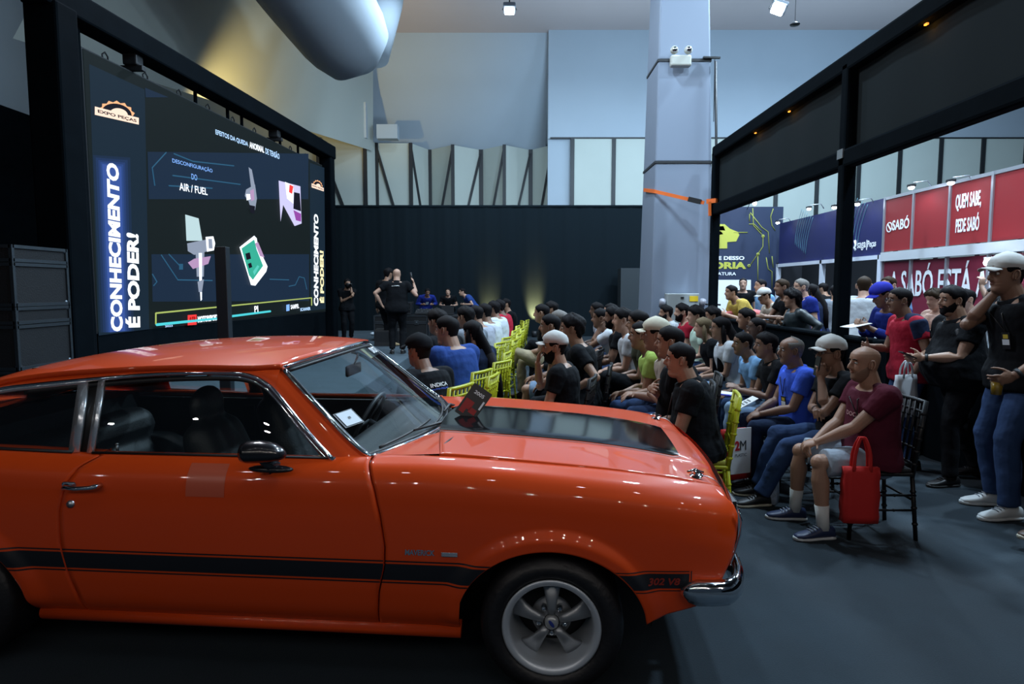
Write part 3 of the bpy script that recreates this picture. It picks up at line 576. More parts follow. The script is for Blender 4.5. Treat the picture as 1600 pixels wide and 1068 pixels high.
dsf = smooth_itp([(-3.6, .03), (-2.6, -.012), (-2.0, 0), (-.9, 0), (-.5, .004), (0, .035), (.3, .060), (.55, .095), (.72, .135), (.80, .16)])
taper = smooth_itp([(-3.7, .12), (-3.2, .05), (-2.5, .0), (.1, 0), (.4, .006), (.6, .028), (.70, .060), (.76, .105), (.80, .15)])
def W(x, z):
    d = dsf(x); k = min(1, max(0, (z-.35)/.5)); y = Wz(z+d*k)-taper(x)
    for cx in (0, -2.616):
        r = math.hypot((x-cx)/.465, (z-.31)/.405); t = min(1, max(0, (r-.86)/.15)); y += .024*(1-t*t*(3-2*t))*(1 if z > .33 else math.exp(-((z-.33)/.07)**2))
    return y
ZT = lambda x: .945-dsf(x)     # top of the flank
def coons(B, T, L, R):
    n, m = len(B), len(L); G = []
    for j in range(m):
        v = j/(m-1); row = []
        for i in range(n):
            u = i/(n-1)
            row.append((1-v)*B[i]+v*T[i]+(1-u)*L[j]+u*R[j]-((1-u)*(1-v)*B[0]+u*(1-v)*B[-1]+(1-u)*v*T[0]+u*v*T[-1]))
        G.append(row)
    return G
def flank(name, B, T, L, R, s, nu, nv, m, topy=None, mb=None, d=0, fold=.02):
    G = coons(resample(B, nu), resample(T, nu), resample(L, nv), resample(R, nv)); P = [[V(q[0], s*(W(q[0], q[1])+d), q[1]) for q in row] for row in G]
    if topy:
        last = P[-1]
        for k in range(1, 7):
            t = k/6; P.append([V(p[0]-(.0 if abs(p[0]) > 5 else 0), s*lerp(abs(p[1]), topy(p[0]), t), p[2]+.016*math.sin(t*PI/2)) for p in last])
    # turn every edge inwards so the panel has thickness
    inn = lambda p, q: V(q[0], q[1]-s*fold, q[2])
    P = [[inn(None, p) for p in P[0]]]+P+[[p-V(0, 0, .015) for p in P[-1]]]
    P = [[inn(None, r[0])]+r+[inn(None, r[-1])] for r in P]
    if s > 0: P = P[::-1]
    (mb or MB()).grid(P); return P
AB = .318
def arch(cx, R, a0, a1, n=26): return [(cx-R*math.cos(t), .31+AB*math.sin(t)) for t in np.linspace(a0, a1, n)]
dF = [(-.720, .245), (-.712, .32), (-.700, .42), (-.672, .53), (-.668, .62), (-.685, .74), (-.712, .85), (-.75, .935)]
dR = [(-2.018, .245), (-2.02, .35), (-2.038, .44), (-2.058, .58), (-2.054, .72), (-2.03, .83), (-1.985, .90), (-1.93, .935)]
nose = [(.575, .405), (.66, .50), (.708, .60), (.73, .70), (.735, .755), (.722, .79), (.70, .81)]
g = .0040
for s in (-1, 1):
    a0 = math.asin(-.06/.378)
    bot = [(-.715+g, .245), (-.55, .245)]+[(-.376, .25)]+arch(0, .376, a0, PI-.0, 40)[0:]+[(.38, .33), (.45, .355), (.575, .405)]
    bot = [(-.715+g, .245), (-.376, .25)]+arch(0, .376, a0, PI-.06, 44)+[(.40, .35), (.575, .405)]
    top = [(x, ZT(x)) for x in np.linspace(-.75+g, .70, 40)]; top[-1] = nose[-1]
    mb = MB(); flank('f', bot, top, [(x+g, z) for x, z in dF], nose, s, 110, 46, PAINT, lambda x: .715-.4*max(0, x-.55), mb); mb.obj('front_fender', PAINT, car)
    mb = MB(); flank('d', [(-2.018+g, .245), (-.72-g, .245)], [(-1.93+g, .945), (-.75-g, .945)], [(x+g, z) for x, z in dR], [(x-g, z) for x, z in dF], s, 60, 44, PAINT, lambda x: .765, mb); mb.obj('door', PAINT, car)
    bot = [(-3.62, .42), (-3.3, .36), (-3.0, .33)]+arch(-2.616, .376, .06, PI-a0*-1, 44)[0:]+[(-2.24, .25), (-2.018-g, .245)]
    zt = smooth_itp([(-3.66, .90), (-3.2, .935), (-2.6, .958), (-2.2, .952), (-1.93, .945)])
    top = [(x, zt(x)) for x in np.linspace(-3.62, -1.93-g, 40)]
    mb = MB(); flank('q', bot, top, [(-3.62, .42), (-3.66, .6), (-3.68, .75), (-3.62, .90)], [(x-g, z) for x, z in dR], s, 110, 44, PAINT, lambda x: .74, mb); mb.obj('rear_fender', PAINT, car)
    # rocker below the doors
    MB().tube([(-2.24, s*.775, .228), (-.378, s*.775, .228)], .040, 14, flat=.9).obj('rocker_panel', PAINT, car)
# inner structure: dark, closes the gaps and the wheel wells
mb = MB(); mb.bbox((-3.55, -.70, .30), (-2.98, .70, .88)); mb.bbox((-2.22, -.74, .24), (-.41, .74, .30)); mb.bbox((-3.55, -.5, .3), (.65, .5, .42)); mb.bbox((-.80, -.70, .3), (-.39, .70, .86)); mb.bbox((.39, -.64, .4), (.66, .64, .74)); mb.bbox((-.5, -.48, .3), (.66, .48, .76))
for s in (-1, 1):
    mb.bbox((-2.22, s*.83, .34), (-.73, s*.80, .90)); mb.bbox((-.72, s*.83, .34), (-.68, s*.7, .86)); mb.bbox((-2.07, s*.83, .34), (-2.0, s*.7, .88))
mb.obj('chassis', RUB, car, False)
for s in (-1, 1):
    for cx in (0, -2.616):
        pr = [(.40, s*.84), (.40, s*.50), (.02, s*.48)]; mb = MB(); n = 30
        mb.rings([[V(cx+r*math.cos(a), h, .31+r*math.sin(a)) for a in np.linspace(-.03, PI+.03, n)] for r, h in pr], False, False); mb.obj('wheel_well', RUB, car)
# bonnet
zc = smooth_itp([(-.62, .972), (-.45, .965), (-.1, .945), (.2, .920), (.45, .885), (.6, .852), (.68, .825), (.72, .80)])
def zhood(x, y):
    e = ZT(x)+.016; yy = abs(y)/.715; z = lerp(zc(x), e, yy**2.2)
    return z+.010*(1-1/(1+math.exp(-(abs(y)-.33)/.02)))
def hx(u, y): xr = -.475-.13*(1-(y/.72)**2)*0.0-.10*math.cos(y/.72*PI/2); xf = .690+.055*(1-(y/.72)**2); return lerp(xr, xf, u)
us = np.linspace(0, 1, 44); ys = np.linspace(-.712, .712, 61)
def hy(u, y): return y*(1-.055*max(0, (u-.75)/.25))
mb = MB(); G = [[V(hx(u, y), hy(u, y), zhood(hx(u, y), hy(u, y))) for y in ys] for u in us]
G = [[p-V(0, 0, .02) for p in G[0]]]+G+[[p-V(-.004, 0, .02) for p in G[-1]]]; G = [[r[0]-V(0, 0, .03)]+r+[r[-1]-V(0, 0, .03)] for r in G]
mb.grid(G[::-1] if False else G); bonnet = mb.obj('bonnet', PAINT, car)
# black bonnet panel with rounded front corners
def strip_on_hood(name, m, y0, y1, u0, u1, dz, rnd=.06, n=26):
    mb = MB(); L = []
    for u in np.linspace(u0, u1, 40):
        x = hx(u, 0); d = max(0, u-(u1-rnd))/rnd; k = 1-.10*(1-math.sqrt(max(0, 1-d*d)))*1.0
        L.append([V(hx(u, y), y, zhood(hx(u, y), y)+dz) for y in np.linspace(y0*k, y1*k, n)])
    mb.grid(L); return mb.obj(name, m, bonnet)
strip_on_hood('bonnet_panel', mat('bonnet_black', (.004, .004, .005), .10, coat=0, spec=.3), -.335, .335, .0, .885, .0025)
for s in (-1, 1): strip_on_hood('pinstripe', STRIPE, s*.35, s*.356, .0, .89, .0025, n=2)
# nose, grille, lamps
mb = MB(); ys2 = np.linspace(-.80, .80, 41); G = []
for k in range(12):
    t = k/11; z = lerp(.815, .40, t); row = []
    for y in ys2:
        q = abs(y)/.80; ft = smooth_itp([(0, .70), (.12, .728), (.3, .735), (.5, .715), (.75, .66), (1, .575)])(t); ww = min(.80, W(ft, max(.40, z))-.0)
        row.append(V(ft+.06*(1-q*q), y/.80*ww, lerp(z, z+.0, q)))
    G.append(row)
mb.grid(G); mb.obj('nose_panel', PAINT, car)
mb = MB(); G = [[V(hx(1, y)-.002+.02*t, hy(1, y)*(1+.05*t), zhood(hx(1, y), y)-.006-.03*t) for y in ys] for t in (0, .5, 1)]; mb.grid(G); mb.obj('bonnet_lip', PAINT, car)
MB().bbox((.775, -.52, .56), (.80, .52, .72)).obj('grille', RUB, car, False)
mb = MB(); [mb.bar((.803, -.52, z), (.803, .52, z), .008, .006) for z in np.linspace(.565, .715, 7)]; mb.obj('grille_bars', CHROME, car, False)
for s in (-1, 1):
    MB().lathe([(.001, .03), (.06, .02), (.085, 0), (.10, -.004), (.105, -.02)], (.742, s*.61, .64), (1, 0, 0), 28).obj('headlamp', mat('lamp_glass', (.7, .72, .75), .1, coat=1), car)
    MB().tube([(.735-.003, s*.805, .785), (.747, s*.80, .73), (.742, s*.80, .68), (.72, s*.81, .61), (.70, s*.82, .56)], .004, 8).obj('nose_trim', CHROME, car)
# bumper
mb = MB(); P = [(.50, -.885, .475), (.56, -.89, .475), (.64, -.875, .470), (.695, -.85, .468), (.74, -.77, .466), (.77, -.6, .466), (.785, 0, .466), (.77, .6, .466), (.74, .77, .466), (.695, .85, .468), (.64, .875, .470), (.56, .89, .475), (.50, .885, .475)]
SPb = spline(P, 70); rs = []
prof = [(-.018, -.05), (.012, -.045), (.028, -.02), (.03, .015), (.02, .045), (-.005, .055), (-.02, .03), (-.022, -.02)]
for i, p in enumerate(SPb):
    d = unit(SPb[min(i+1, 69)]-SPb[max(i-1, 0)]); nrm = unit(np.cross(d, (0, 0, 1))); k = .25 if i in (0, 69) else (.75 if i in (1, 68) else 1)
    rs.append([p+nrm*a*k+V(0, 0, b*k) for a, b in prof])
mb.rings(rs); mb.obj('front_bumper', CHROME, car)
for s in (-1, 1): MB().bar((.6, s*.6, .45), (.8, s*.55, .47), .05, .05).obj('bumper_bracket', RUB, car, False)
mb = MB(); SPr = spline([(-3.4, -.88, .50), (-3.6, -.85, .5), (-3.72, -.7, .5), (-3.76, 0, .5), (-3.72, .7, .5), (-3.6, .85, .5), (-3.4, .88, .5)], 40); mb.tube(SPr, .05, 10); mb.obj('rear_bumper', CHROME, car)
# flank stripe, decals
def decal(name, m, x0, x1, z0, z1, s=-1, d=.0022, nx=90, par=None):
    mb = MB(); mb.grid([[V(x, s*(W(x, z)+d), z) for x in np.linspace(x0(z) if callable(x0) else x0, x1(z) if callable(x1) else x1, nx)] for z in np.linspace(z0, z1, 8)]); return mb.obj(name, m, par or car)
arR = lambda z: .380*math.sqrt(max(0, 1-((z-.31)/(AB+.004))**2)); arL = lambda z: -arR(z)
for s in (-1, 1):
    for n_, z0, z1 in (('side_stripe', .478, .548), ('stripe_line', .556, .562), ('stripe_line', .464, .470)):
        xr = lambda z: float(np.interp(z, [p[1] for p in dR], [p[0] for p in dR])); xf = lambda z: float(np.interp(z, [p[1] for p in dF], [p[0] for p in dF]))
        decal(n_, STRIPE, lambda z: -2.616+arR(z), lambda z: xr(z)-g, z0, z1, s, nx=24)
        decal(n_, STRIPE, lambda z: xr(z)+g, lambda z: xf(z)-g, z0, z1, s, nx=50); decal(n_, STRIPE, lambda z: xf(z)+g, arL, z0, z1, s, nx=24)
    decal('side_stripe', STRIPE, arR, .535, .484, .545, s, nx=30); decal('stripe_line', STRIPE, arR, .535, .552, .556, s, nx=30); decal('stripe_line', STRIPE, arR, .535, .472, .476, s, nx=30)
    decal('stripe_line', STRIPE, .541, .545, .472, .556, s, nx=3)
def stext(s, x0, x1, z0, z1, m, bold=0, shear=0, d=.004):
    o = text(s, 'badge', m, (x0, 0, z0), (1, 0, 0), (0, 0, 1), x1-x0, z1-z0, car, bold, 0, shear)
    for v in o.data.vertices: v.co.y = -(W(v.co.x, v.co.z)+d)
    o.location = (0, 0, 0); return o
stext('302 V8', .375, .50, .498, .528, mat('decal_red', (.25, .02, .01), .5), .03, .2).name = 'stripe_lettering'
stext('MAVERICK', -.585, -.465, .588, .612, CHROME, .03, .1)
yb = -(W(-.4, .6)+.004); bev(MB().bbox((-.437, yb-.004, .588), (-.372, yb, .606)).obj('badge_plate', TCH, car, False), .002)
decal('paint_sticker', mat('clear_sticker', (.52, .09, .04), .35, coat=1), -1.50, -1.335, .80, .925, -1, .002, 12)
# greenhouse -------------------------------------------------------------
yD = lambda z: lerp(.782, .655, (z-.94)/.33)
DLO = [(-2.86, 1.04), (-2.70, 1.125), (-2.48, 1.192), (-2.3, 1.217), (-2.1, 1.238), (-1.95, 1.252), (-1.75, 1.268), (-1.57, 1.276), (-1.42, 1.278), (-1.33, 1.27), (-1.26, 1.245), (-1.2, 1.205), (-1.09, 1.10), (-1.0, 1.015), (-.905, .935)]
DL = spline([(x, z) for x, z in DLO], 80)
WSs = spline([(-1.20, -.615, 1.292), (-1.09, -.655, 1.20), (-.98, -.69, 1.105), (-.87, -.722, 1.01), (-.775, -.742, .938)], 24)      # windshield side edge, right
WSt = [V(-1.20+.13*math.cos(y/.615*PI/2), y, 1.292+.048*math.cos(y/.615*PI/2)) for y in np.linspace(-.615, .615, 31)]
WSb = [V(-.775+.19*math.cos(y/.742*PI/2)**1.0, y, .938-.0*math.cos(y/.742*PI/2)) for y in np.linspace(-.742, .742, 31)]
# roof skin
zr = smooth_itp([(-3.40, .985), (-3.2, 1.045), (-2.9, 1.155), (-2.6, 1.240), (-2.2, 1.312), (-1.83, 1.346), (-1.5, 1.356), (-1.3, 1.351), (-1.18, 1.340), (-1.07, 1.322)])
hwr = smooth_itp([(-3.40, .60), (-2.9, .62), (-2.5, .645), (-2.0, .665), (-1.5, .665), (-1.3, .655), (-1.2, .625), (-1.0, .615)])
drop = smooth_itp([(-3.4, .06), (-2.9, .068), (-2.48, .050), (-2.0, .062), (-1.5, .064), (-1.3, .060), (-1.18, .048), (-1.0, .05)])
def roof(x, q):   # q -1..1 across
    xx = x+.13*(math.cos(q*PI/2))*max(0, min(1, (x+1.6)/.4))
    return V(xx, hwr(x)*q, zr(min(xx, -1.07))-drop(x)*abs(q)**2.6-.0)
mb = MB(); qs = np.sin(np.linspace(-PI/2, PI/2, 41)); mb.grid([[roof(x, q) for q in qs] for x in np.r_[np.linspace(-3.4, -1.6, 34), np.linspace(-1.57, -1.20, 14)]])
ro = mb.obj('roof', PAINT, car); so = ro.modifiers.new('s', 'SOLIDIFY'); so.thickness = .025; so.offset = -1
for s in (-1, 1):
    # strip between the roof edge and the window opening, then the windshield pillar
    up = [roof(x, s) for x in np.linspace(-3.05, -1.20, 60)]; dn = [V(x, s*yD(z), z) for x, z in DL if x < -1.27]
    A_ = resample(up, 60); B_ = resample(dn, 60)
    # match by x for a straight strip
    B_ = np.array([[x, s*yD(np.interp(x, [q[0] for q in DL], [q[1] for q in DL])), np.interp(x, [q[0] for q in DL], [q[1] for q in DL])] for x in A_[:, 0]])
    mid = (A_+B_)/2+V(0, s*.012, -.004); mb = MB(); rows = [A_, A_*.7+B_*.3+V(0, s*.010, 0), mid, B_*.75+A_*.25+V(0, s*.008, 0), B_]; rows = rows if s < 0 else rows[::-1]; mb.grid(rows); mb.obj('roof_rail', PAINT, car)
    ws = WSs*V(1, -s if False else 1, 1) if s < 0 else WSs*V(1, -1, 1)
    dl = [V(x, s*yD(z), z) for x, z in DL if x >= -1.275]; dl = resample(dl+[V(-.86, s*.782, .93)], 30); w2 = resample(np.vstack([[roof(-1.275, s)], ws, [[-.755, s*.75, .93]]]), 30)
    md = (dl+w2)/2+V(0, s*.006, .008); rows = [w2, w2*.75+dl*.25+V(.0, s*.004, .007), md, dl*.75+w2*.25+V(0, s*.007, .004), dl]; rows = rows if s < 0 else rows[::-1]; mb = MB(); mb.grid(rows); mb.obj('windshield_pillar', PAINT, car)
    # sail panel behind the quarter window down to the deck
    mb = MB(); xs_ = np.linspace(-3.5, -2.62, 20); R_ = []
    for t in np.linspace(0, 1, 8):
        row = []
        for x in xs_:
            top_ = roof(max(x, -3.4), s); q = min(1, max(0, (x+2.80)/.18)); zt_ = zr(max(x, -3.4))-drop(max(x, -3.4)); b_ = V(x, s*.775, .955); row.append(top_*(1-t)+b_*t+V(0, s*.02*math.sin(t*PI), 0))
        R_.append(row)
    mb.grid(R_ if s < 0 else R_[::-1]); mb.obj('sail_panel', PAINT, car)
    # chrome window frames
    up3 = [V(x, s*(yD(z)+.010), z+.004) for x, z in DL]
    mb = MB(); mb.tube(up3[8:], .0105, 8); mb.obj('drip_rail', CHROME, car)
    MB().tube([V(x, s*(yD(z)+.004), z-.022) for x, z in DL[20:-2]], .011, 8).obj('window_seal', RUB, car)
    MB().tube([V(x, s*(yD(z)+.008), z-.004) for x, z in DL if x < -2.06], .013, 8, flat=1).obj('quarter_window_chrome', TCH, car)
    MB().tube([V(x+(-.012), s*(yD(z)+.006), z-.012) for x, z in DL[52:]], .007, 8).obj('window_chrome', CHROME, car)
    for xb, rr, dx in ((-2.085, .024, .03), (-2.0, .015, .02)):
        MB().bar(V(xb-.0+dx*1.0, s*.786, .945), V(xb, s*(yD(1.245)+.004), 1.240), rr*2, .012, (0, 1, 0)).obj('centre_pillar_chrome', TCH, car)
    MB().bar(V(-2.035+.02, s*.774, .945), V(-2.035, s*(yD(1.245)-.008), 1.245), .07, .012, (0, 1, 0)).obj('centre_pillar', RUB, car)
    MB().tube([V(-1.97, s*.79, .948), V(-.90, s*.79, .948)], .006, 6).obj('belt_seal', RUB, car); MB().tube([V(-2.84, s*.786, 1.0), V(-2.65, s*.787, .966), V(-2.35, s*.79, .955), V(-2.06, s*.79, .948)], .008, 6).obj('belt_seal', RUB, car)
CG = glassmat('car_glass', (.80, .86, .86), .9); CGW = glassmat('windscreen_glass', (.85, .90, .90), .5)
def zD(x): return float(np.interp(x, DL[:, 0], DL[:, 1]))
for s in (-1, 1):
    for x0, x1, nm in ((-1.985, -.915, 'door_window'), (-2.84, -2.075, 'quarter_window')):
        mb = MB(); R_ = []
        for t in np.linspace(0, 1, 12): R_.append([V(x, s*(yD(lerp(.94, zD(x), t))+.008*math.sin(t*PI)-.004), lerp(.94 if x > -2.3 else .94+(-2.3-x)*.10, zD(x), t)) for x in np.linspace(x0, x1, 40)])
        mb.grid(R_ if s < 0 else R_[::-1]); mb.obj(nm, CG, car)
# windshield: curved glass between its four edges
def wsp(u, v):
    s0 = WSs[0]*(1-v)+WSs[-1]*v; n = 23; i = v*n; k = int(min(i, n-1)); f = i-k; e = WSs[k]*(1-f)+WSs[k+1]*f; bow = lerp(.13, .19, v)*math.cos(u*PI/2)
    return V(e[0]+bow, abs(e[1])*u, e[2]+lerp(.048, 0, v)*math.cos(u*PI/2))
mb = MB(); mb.grid([[wsp(u, v) for u in np.linspace(-1, 1, 31)] for v in np.linspace(0, 1, 16)]); mb.obj('windshield', CGW, car)
MB().tube([wsp(-1, v)+V(.004, 0, .006) for v in np.linspace(0, 1, 20)]+[wsp(u, 1)+V(.01, 0, .004) for u in np.linspace(-.96, .96, 30)]+[wsp(1, v)+V(.004, 0, .006) for v in np.linspace(1, 0, 20)]+[wsp(u, 0)+V(0, 0, .008) for u in np.linspace(.96, -.99, 30)], .012, 8).obj('windshield_chrome', CHROME, car)
MB().tube([wsp(-.975, v)+V(-.002, 0, .001) for v in np.linspace(0.02, .98, 20)]+[wsp(u, .975)+V(-.004, 0, 0) for u in np.linspace(-.96, .96, 30)]+[wsp(.975, v) for v in np.linspace(.98, .02, 20)]+[wsp(u, .02)-V(0, 0, .004) for u in np.linspace(.96, -.96, 30)], .010, 6).obj('windshield_seal', RUB, car)
# cowl between glass and bonnet
mb = MB(); mb.grid([[lerp(1, 0, t)*(wsp(u, 1)+V(.012, 0, -.004))+t*V(hx(0, u*.71)+.012, u*.712, zhood(hx(0, u*.71), u*.712)-.006) for u in np.linspace(-1, 1, 41)] for t in (0, .5, 1)]); mb.obj('cowl_panel', GBLK, car)
mb = MB(); mb.grid([[lerp(1, 0, t)*(V(wsp(u, 1)[0]+.016, wsp(u, 1)[1], .947))+t*V(hx(0, u*.71)+.012, u*.712, zhood(hx(0, u*.71), u*.712)+.0) for u in np.linspace(-1, -.50, 14)] for t in (0, .5, 1)]); mb.obj('cowl_corner', PAINT, car)
mb = MB(); mb.grid([[lerp(1, 0, t)*(V(wsp(u, 1)[0]+.016, wsp(u, 1)[1], .947))+t*V(hx(0, u*.71)+.012, u*.712, zhood(hx(0, u*.71), u*.712)+.0) for u in np.linspace(.50, 1, 14)] for t in (0, .5, 1)]); mb.obj('cowl_corner', PAINT, car)
# wipers
for y0 in (-.05, .42):
    b = wsp(y0/.742, 1)+V(.03, 0, .01); e = wsp((y0-.33)/.742, .93)+V(.012, 0, .014); o = MB().tube([b+V(.01, 0, 0), b+V(-.01, -.03, .015), e], [.012, .009, .005], 6).obj('wiper', RUB, car)
    pts_ = [wsp(max(-.93, lerp(y0-.60, y0-.10, t)/.742), lerp(.955, .90, t))+V(.006, 0, .008) for t in np.linspace(0, 1, 12)]
    MB().tube(pts_, .006, 5).obj('wiper_blade', RUB, o)
# papers and film behind the windshield
def wsdec(name, m, u0, u1, v0, v1, d=-.004):
    mb = MB(); mb.grid([[wsp(u, v)+V(d, 0, d) for u in np.linspace(u0, u1, 12)] for v in np.linspace(v0, v1, 6)]); return mb.obj(name, m, car)
o = wsdec('windscreen_notice', mat('paper', (.55, .6, .65), .7), -.93, -.79, .55, .68, .004); mb = MB(); mb.grid([[wsp(u, v)+V(.006, 0, .006) for u in (-.87, -.85)] for v in (.605, .625)]); mb.obj('notice_print', RUB, o)
wsdec('notice_backing', RUB, -.945, -.775, .54, .69, .002)
wsdec('sun_band', mat('film_dark', (.02, .025, .028), .3), .10, .86, .035, .15)
bnd = wsdec('band_label', mat('film_gold', (.35, .30, .14), .5), .05, .12, .03, .16, -.002)
for k, (u0, u1, s_) in enumerate(((.20, .42, 'DKO'), (.48, .60, 'LP'))):
    a = wsp(u1, .135); b = wsp(u0, .135); c = wsp(u1, .07)
    text(s_, 'band_lettering', WHT if 'WHT' in globals() else CHROME, b+V(.006, 0, .008), a-b, c-a, np.linalg.norm(a-b), .045, car, .02, 0)
# door mirror, handle, lock
t = MB(); t.tube([(-1.225, -.925, 1.0), (-1.222, -.925, 1.0), (-1.20, -.925, 1.002), (-1.15, -.925, 1.005), (-1.10, -.924, 1.002), (-1.07, -.922, .995), (-1.055, -.92, .99), (-1.05, -.92, .988)], [.001, .050, .057, .056, .047, .032, .016, .001], 24, flat=.78); mir = t.obj('door_mirror', GBLK, car)
MB().tube([(-1.15, -.90, .975), (-1.14, -.885, .945), (-1.13, -.872, .925)], [.030, .024, .036], 12).obj('mirror_arm', GBLK, mir); MB().ell((-1.135, -.880, .922), (.096, .026, .017), 22, 8).obj('mirror_foot', GBLK, mir)
yh = -(W(-1.97, .83)+.004); o = bev(MB().bbox((-2.035, yh-.010, .815), (-1.975, yh+.004, .848)).obj('door_handle', CHROME, car, False), .008)
MB().tube([(-2.01, yh-.012, .832), (-2.0, yh-.035, .832), (-1.95, yh-.042, .833), (-1.89, yh-.040, .836), (-1.872, yh-.030, .838), (-1.868, yh, .838)], [.012, .012, .009, .009, .011, .012], 10, flat=1).obj('handle_grip', CHROME, o)
MB().lathe([(.001, -.012), (.014, -.010), (.017, 0)], (-2.0, -(W(-2.0, .755)), .755), (0, 1, 0), 20).obj('door_lock', ALU, car)
# bonnet pins with lanyards
for y in (-.615, .17 if False else .60):
    x = .60; z = zhood(x, y); o = MB().lathe([(.001, .012), (.030, .010), (.036, 0)], (x, y, z), (-.25, 0, 1), 20).obj('bonnet_pin', CHROME, car)
    MB().tube([(x-.035, y-.01, z+.022), (x, y, z+.03), (x+.035, y+.01, z+.016)], .006, 6).tube([(x, y, z), (x, y, z+.035)], .008, 8).obj('pin_clip', CHROME, o)
    MB().tube(spline([(x+.02, y-.01, z+.01), (x+.06, y-.03, z+.005), (x+.10, y-.03, z-.03), (x+.13, y-.02, z-.10)], 14), .0022, 5).obj('pin_lanyard', ALU, o)
MB().tube([(-.46, -.36, .955), (-.475, -.50, .963), (-.50, -.62, .952), (-.52, -.70, .948)], .004, 5).obj('bonnet_cable', RUB, car)
# wheels
TIRE = mat('tyre_rubber', (.010, .010, .012), .45, bump=.15, bscale=40); CAST = mat('cast_alloy', (.34, .36, .38), .40, metal=.75, bump=.05, bscale=200); POL = mat('polished_lip', (.66, .72, .78), .42, metal=.6)
def wheel(cx, s):
    wl = bpy.data.objects.new('wheel', None); COL.objects.link(wl); wl.parent = car; wl.location = (cx, s*.745, .293); wl.rotation_euler = (0, 0, 0 if s < 0 else PI)
    ax = (0, -1, 0)
    MB().lathe([(.185, -.11), (.24, -.125), (.276, -.118), (.290, -.095), (.292, 0), (.290, .085), (.277, .112), (.256, .121), (.252, .124), (.232, .126), (.212, .118), (.198, .105), (.194, .09), (.185, -.11)], (0, 0, 0), ax, 72).obj('tyre', TIRE, wl)
    r = MB().lathe([(.196, .105), (.200, .116), (.192, .119), (.176, .113), (.170, .104), (.166, .080), (.162, .02), (.158, -.09)], (0, 0, 0), ax, 72).obj('rim', POL, wl)
    MB().lathe([(.19, -.1), (.03, -.1)], (0, 0, 0), ax, 36).obj('brake_backing', RUB, wl)
    mb = MB()
    for k in range(5):
        a = PI/2+2*PI*k/5; d = V(math.cos(a), 0, math.sin(a)); q = V(-math.sin(a), 0, math.cos(a)); rs = []
        for rr, wd, dp, fr in ((.034, .013, .030, .060), (.06, .015, .030, .062), (.09, .019, .032, .058), (.12, .025, .036, .048), (.145, .031, .04, .034), (.163, .036, .045, .022)):
            rs.append([d*rr+q*wd*1.25*math.cos(t)+V(0, -(fr if math.sin(t) > 0 else fr), 0)*1+V(0, -1, 0)*(.014*max(0, math.sin(t))-dp*max(0, -math.sin(t))) for t in [2*PI*j/14 for j in range(14)]])
        mb.rings(rs)
    mb.obj('spokes', CAST, r)
    MB().lathe([(.085, .005), (.082, .022), (.05, .026), (.045, .045), (.034, .064)], (0, 0, 0), ax, 48).obj('hub_disc', CAST, r)
    MB().lathe([(.001, .083), (.020, .082), (.027, .076), (.030, .06)], (0, 0, 0), ax, 36).obj('centre_cap', mat('cap_silver', (.5, .52, .52), .35, metal=.6), r)
    MB().ell((0, -.0835, 0), (.018, .002, .0075), 20, 6, np.array(Matrix.Rotation(math.radians(55), 3, 'Y'))).obj('cap_emblem', mat('cap_blue', (.02, .04, .25), .4), r)
    for k in range(5):
        a = PI/2+2*PI*(k+.5)/5; MB().lathe([(.001, .055), (.009, .054), (.013, .044), (.014, .02)], (.055*math.cos(a), 0, .055*math.sin(a)), ax, 12).obj('lug_nut', CHROME, r)
for cx in (0, -2.616):
    for s in (-1, 1): wheel(cx, s)
# interior
def seat(cx, cy, w_, name='front_seat'):
    mb = MB(); mb.ell((cx+.22, cy, .50), (.28, w_, .10), 20, 10); mb.xf(np.eye(3), V(0, 0, 0)); o = fuse(MB().ell((cx+.20, cy, .50), (.27, w_, .10), 20, 10).capsule((cx-.03, cy-.12, .55), (cx-.17, cy-.10, .93), .11, .09, 14).capsule((cx-.03, cy+.12, .55), (cx-.17, cy+.10, .93), .11, .09, 14).capsule((cx-.03, cy, .55), (cx-.17, cy, .93), .12, .10, 14).ell((cx-.20, cy, 1.08), (.055, .13, .10), 16, 10), name, INT, car, .016, 4); return o
seat(-1.50, -.36, .24); seat(-1.50, .36, .24)
fuse(MB().ell((-2.45, 0, .48), (.28, .58, .10), 20, 10).capsule((-2.62, -.5, .6), (-2.66, .5, .6), .12, .12).capsule((-2.70, -.5, .78), (-2.70, .5, .78), .12, .12), 'rear_seat', INT, car, .02, 3)
mb = MB(); mb.capsule((-.92, -.66, .86), (-.92, .66, .86), .085, .085, 16); mb.bbox((-.92, -.68, .80), (-.62, .68, .90)); mb.bbox((-.98, .2, .70), (-.85, .55, .85)); fuse(mb, 'dashboard', INT, car, .018, 3)
mb = MB(); c = V(-1.12, .36, .86); nrm = unit(V(-.9, 0, .45)); mb.lathe([(.185, .012), (.198, .0), (.185, -.012), (.172, 0), (.185, .012)], c, nrm, 36)
fx, fy = frame(nrm); 
for a in (.0, 2.1, 4.2): mb.bar(c, c+(fx*math.cos(a)+fy*math.sin(a))*.18, .03, .008, nrm)
mb.tube([c, c+V(.22, 0, -.12)], .02, 8); mb.obj('steering_wheel', mat('wheel_grip', (.05, .05, .055), .35), car)
bev(MB().box((-1.09, .02, 1.215), (.02, .22, .06)).obj('rear_view_mirror', mat('mirror_back', (.04, .03, .03), .3), car, False), .012); MB().tube([(-1.085, .02, 1.24), (-1.06, .02, 1.30)], .006, 6).obj('mirror_stem', CHROME, car)
mb = MB()
for s in (-1, 1): mb.bbox((-2.9, s*.74, .30), (-.80, s*.71, .925))
mb.bbox((-3.3, -.70, .80), (-2.80, .70, .955)); mb.obj('door_cards', INT, car, False)
for s in (-1, 1): MB().tube([(-1.9, s*.73, .93), (-1.9, s*.73, .97)], .006, 8).ell((-1.9, s*.73, .972), (.009, .009, .006), 10, 6).obj('lock_knob', ALU, car)
